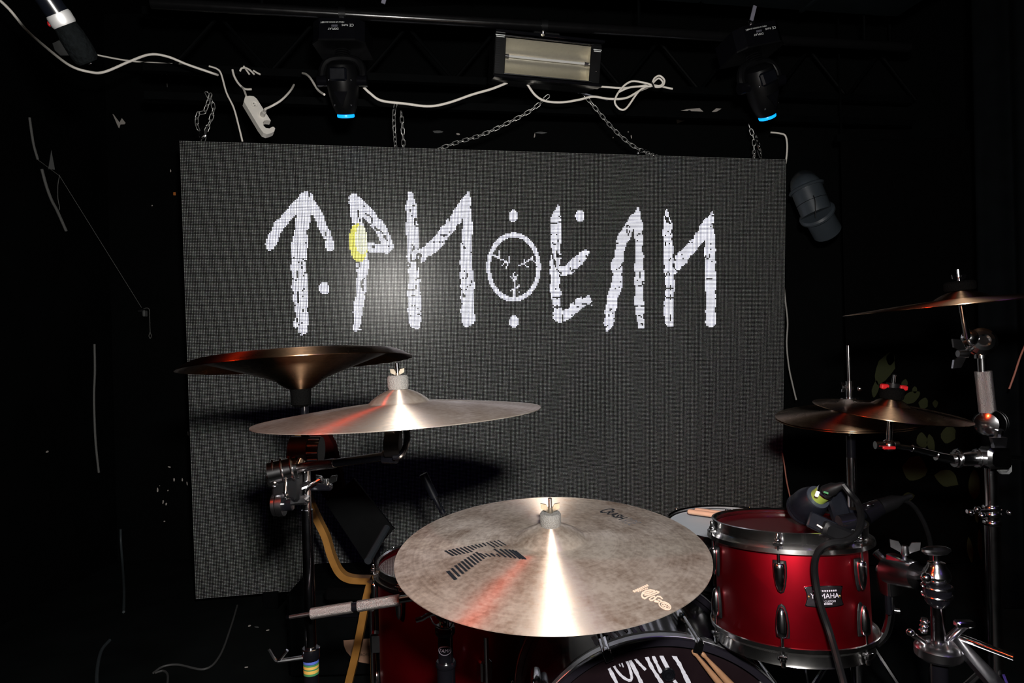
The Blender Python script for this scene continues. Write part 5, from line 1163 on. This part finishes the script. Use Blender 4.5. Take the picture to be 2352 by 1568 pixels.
flat_tube([P(u, v, Zq - .02) for u, v in ((852, 1335), (842, 1375), (832, 1430), (818, 1500), (800, 1575), (798, 1600))], .021, .03, 'front_leg', M_ochre, ch)
flat_tube([P(u, v, Zq + .10) for u, v in ((710, 1290), (712, 1380), (716, 1560))], .02, .03, 'rear_leg', M_ochre, ch)
bk = [P(u, v, Zq + .04) for u, v in ((708, 985), (745, 985), (765, 1020), (780, 1080), (788, 1130), (785, 1160), (768, 1166), (750, 1150), (730, 1120), (712, 1080))]
cn = len(bk); b = MB(); b.add(bk + [p + FWD * .04 for p in bk], [tuple(range(cn)), tuple(range(2 * cn - 1, cn - 1, -1))] + [(i, (i + 1) % cn, cn + (i + 1) % cn, cn + i) for i in range(cn)]); b.build('back_cushion', M_dred, ch)
MB().box(frame(P(835, 1345, Zq + .05), UP, RIGHT), .20, .16, .04, .008).build('seat', M_cloth, ch)
ms = thing('music_stand', 'black music stand desk turned edgewise in front of the screen', 'music stand', P(850, 1500, 1.95))
dk = [P(u, v, 1.95 + .0 * u) for u, v in ((748, 1154), (812, 1098), (905, 1215), (838, 1290))]
b = MB(); b.add(dk + [p + FWD * .012 for p in dk], [(0, 1, 2, 3), (7, 6, 5, 4)] + [(i, (i + 1) % 4, 4 + (i + 1) % 4, 4 + i) for i in range(4)]); b.build('desk', M_black_paint, ms)
q = P(864, 1235, 1.97); MB().cyl(q, (q.x, q.y, .03), .010, n=12).build('pole', M_black_gloss, ms); MB().lathe([(.14, 0), (.14, .01), (.02, .03)], T(q.x, q.y, 0), 32).build('base', M_black, ms)
MB().cyl(P(845, 1288, 1.6), P(888, 1212, 1.75), .009, n=10).build('side_arm', mat('blue_grey_arm', (.012, .015, .018), .5, spec=.1), ms)
om = thing('overhead_microphone', 'slim dark microphone on a stand behind the crash ride', 'microphone', (P(1000, 1140, 1.75).x + .03, 1.75, 0))
MB().cyl(P(972, 1088, 1.75), P(998, 1142, 1.75), .011, n=14).build('capsule', M_mic, om); MB().cyl(P(998, 1142, 1.75), P(1018, 1178, 1.75), .007, n=12).build('body', M_mic, om); MB().cyl(P(1002, 1140, 1.74), P(1014, 1172, 1.74), .0018, n=6).build('metal_strip', M_chrome, om)
q = P(1018, 1178, 1.75); MB().cyl(q, (q.x + .01, q.y + .45, .45), .008, n=10).cyl((q.x + .01, q.y + .45, .45), (q.x + .01, q.y + .45, .02), .010, n=10).build('pole', M_black_gloss, om); MB().lathe([(.12, 0), (.12, .012), (.02, .03)], T(q.x + .01, q.y + .45, 0), 28).build('base', M_black, om)
cs = thing('equipment_case', 'low black case with a rounded tan label behind the left stand', 'case', (P(790, 1500, 2.25).x, 2.3, 0))
qa = P(780, 1490, 2.2)
MB().box(T(qa.x, 2.351, .14), .34, .30, .28, .012).build('case_body', M_black_paint, cs)
MB().box(T(qa.x, 2.351, .20), .345, .305, .012, .003).build('case_seam', M_black_gloss, cs)
lbq = lambda u, v: hit(u, v, (0, 2.1995, 0), (0, 1, 0))
lo = [lbq(u, v) for u, v in ((789, 1470), (871, 1464), (871, 1525), (855, 1525), (825, 1520), (808, 1510), (795, 1495), (790, 1482))]
b = MB(); b.add(lo, [tuple(range(8))]); b.build('tan_label', M_carton, cs)
tq = lbq(848, 1503); text_obj('label_text', 'PROFESSION', .0125, frame(tq - Vector((0, .001, 0)), (0, -1, 0), (1, 0, 0)), M_ink, cs)
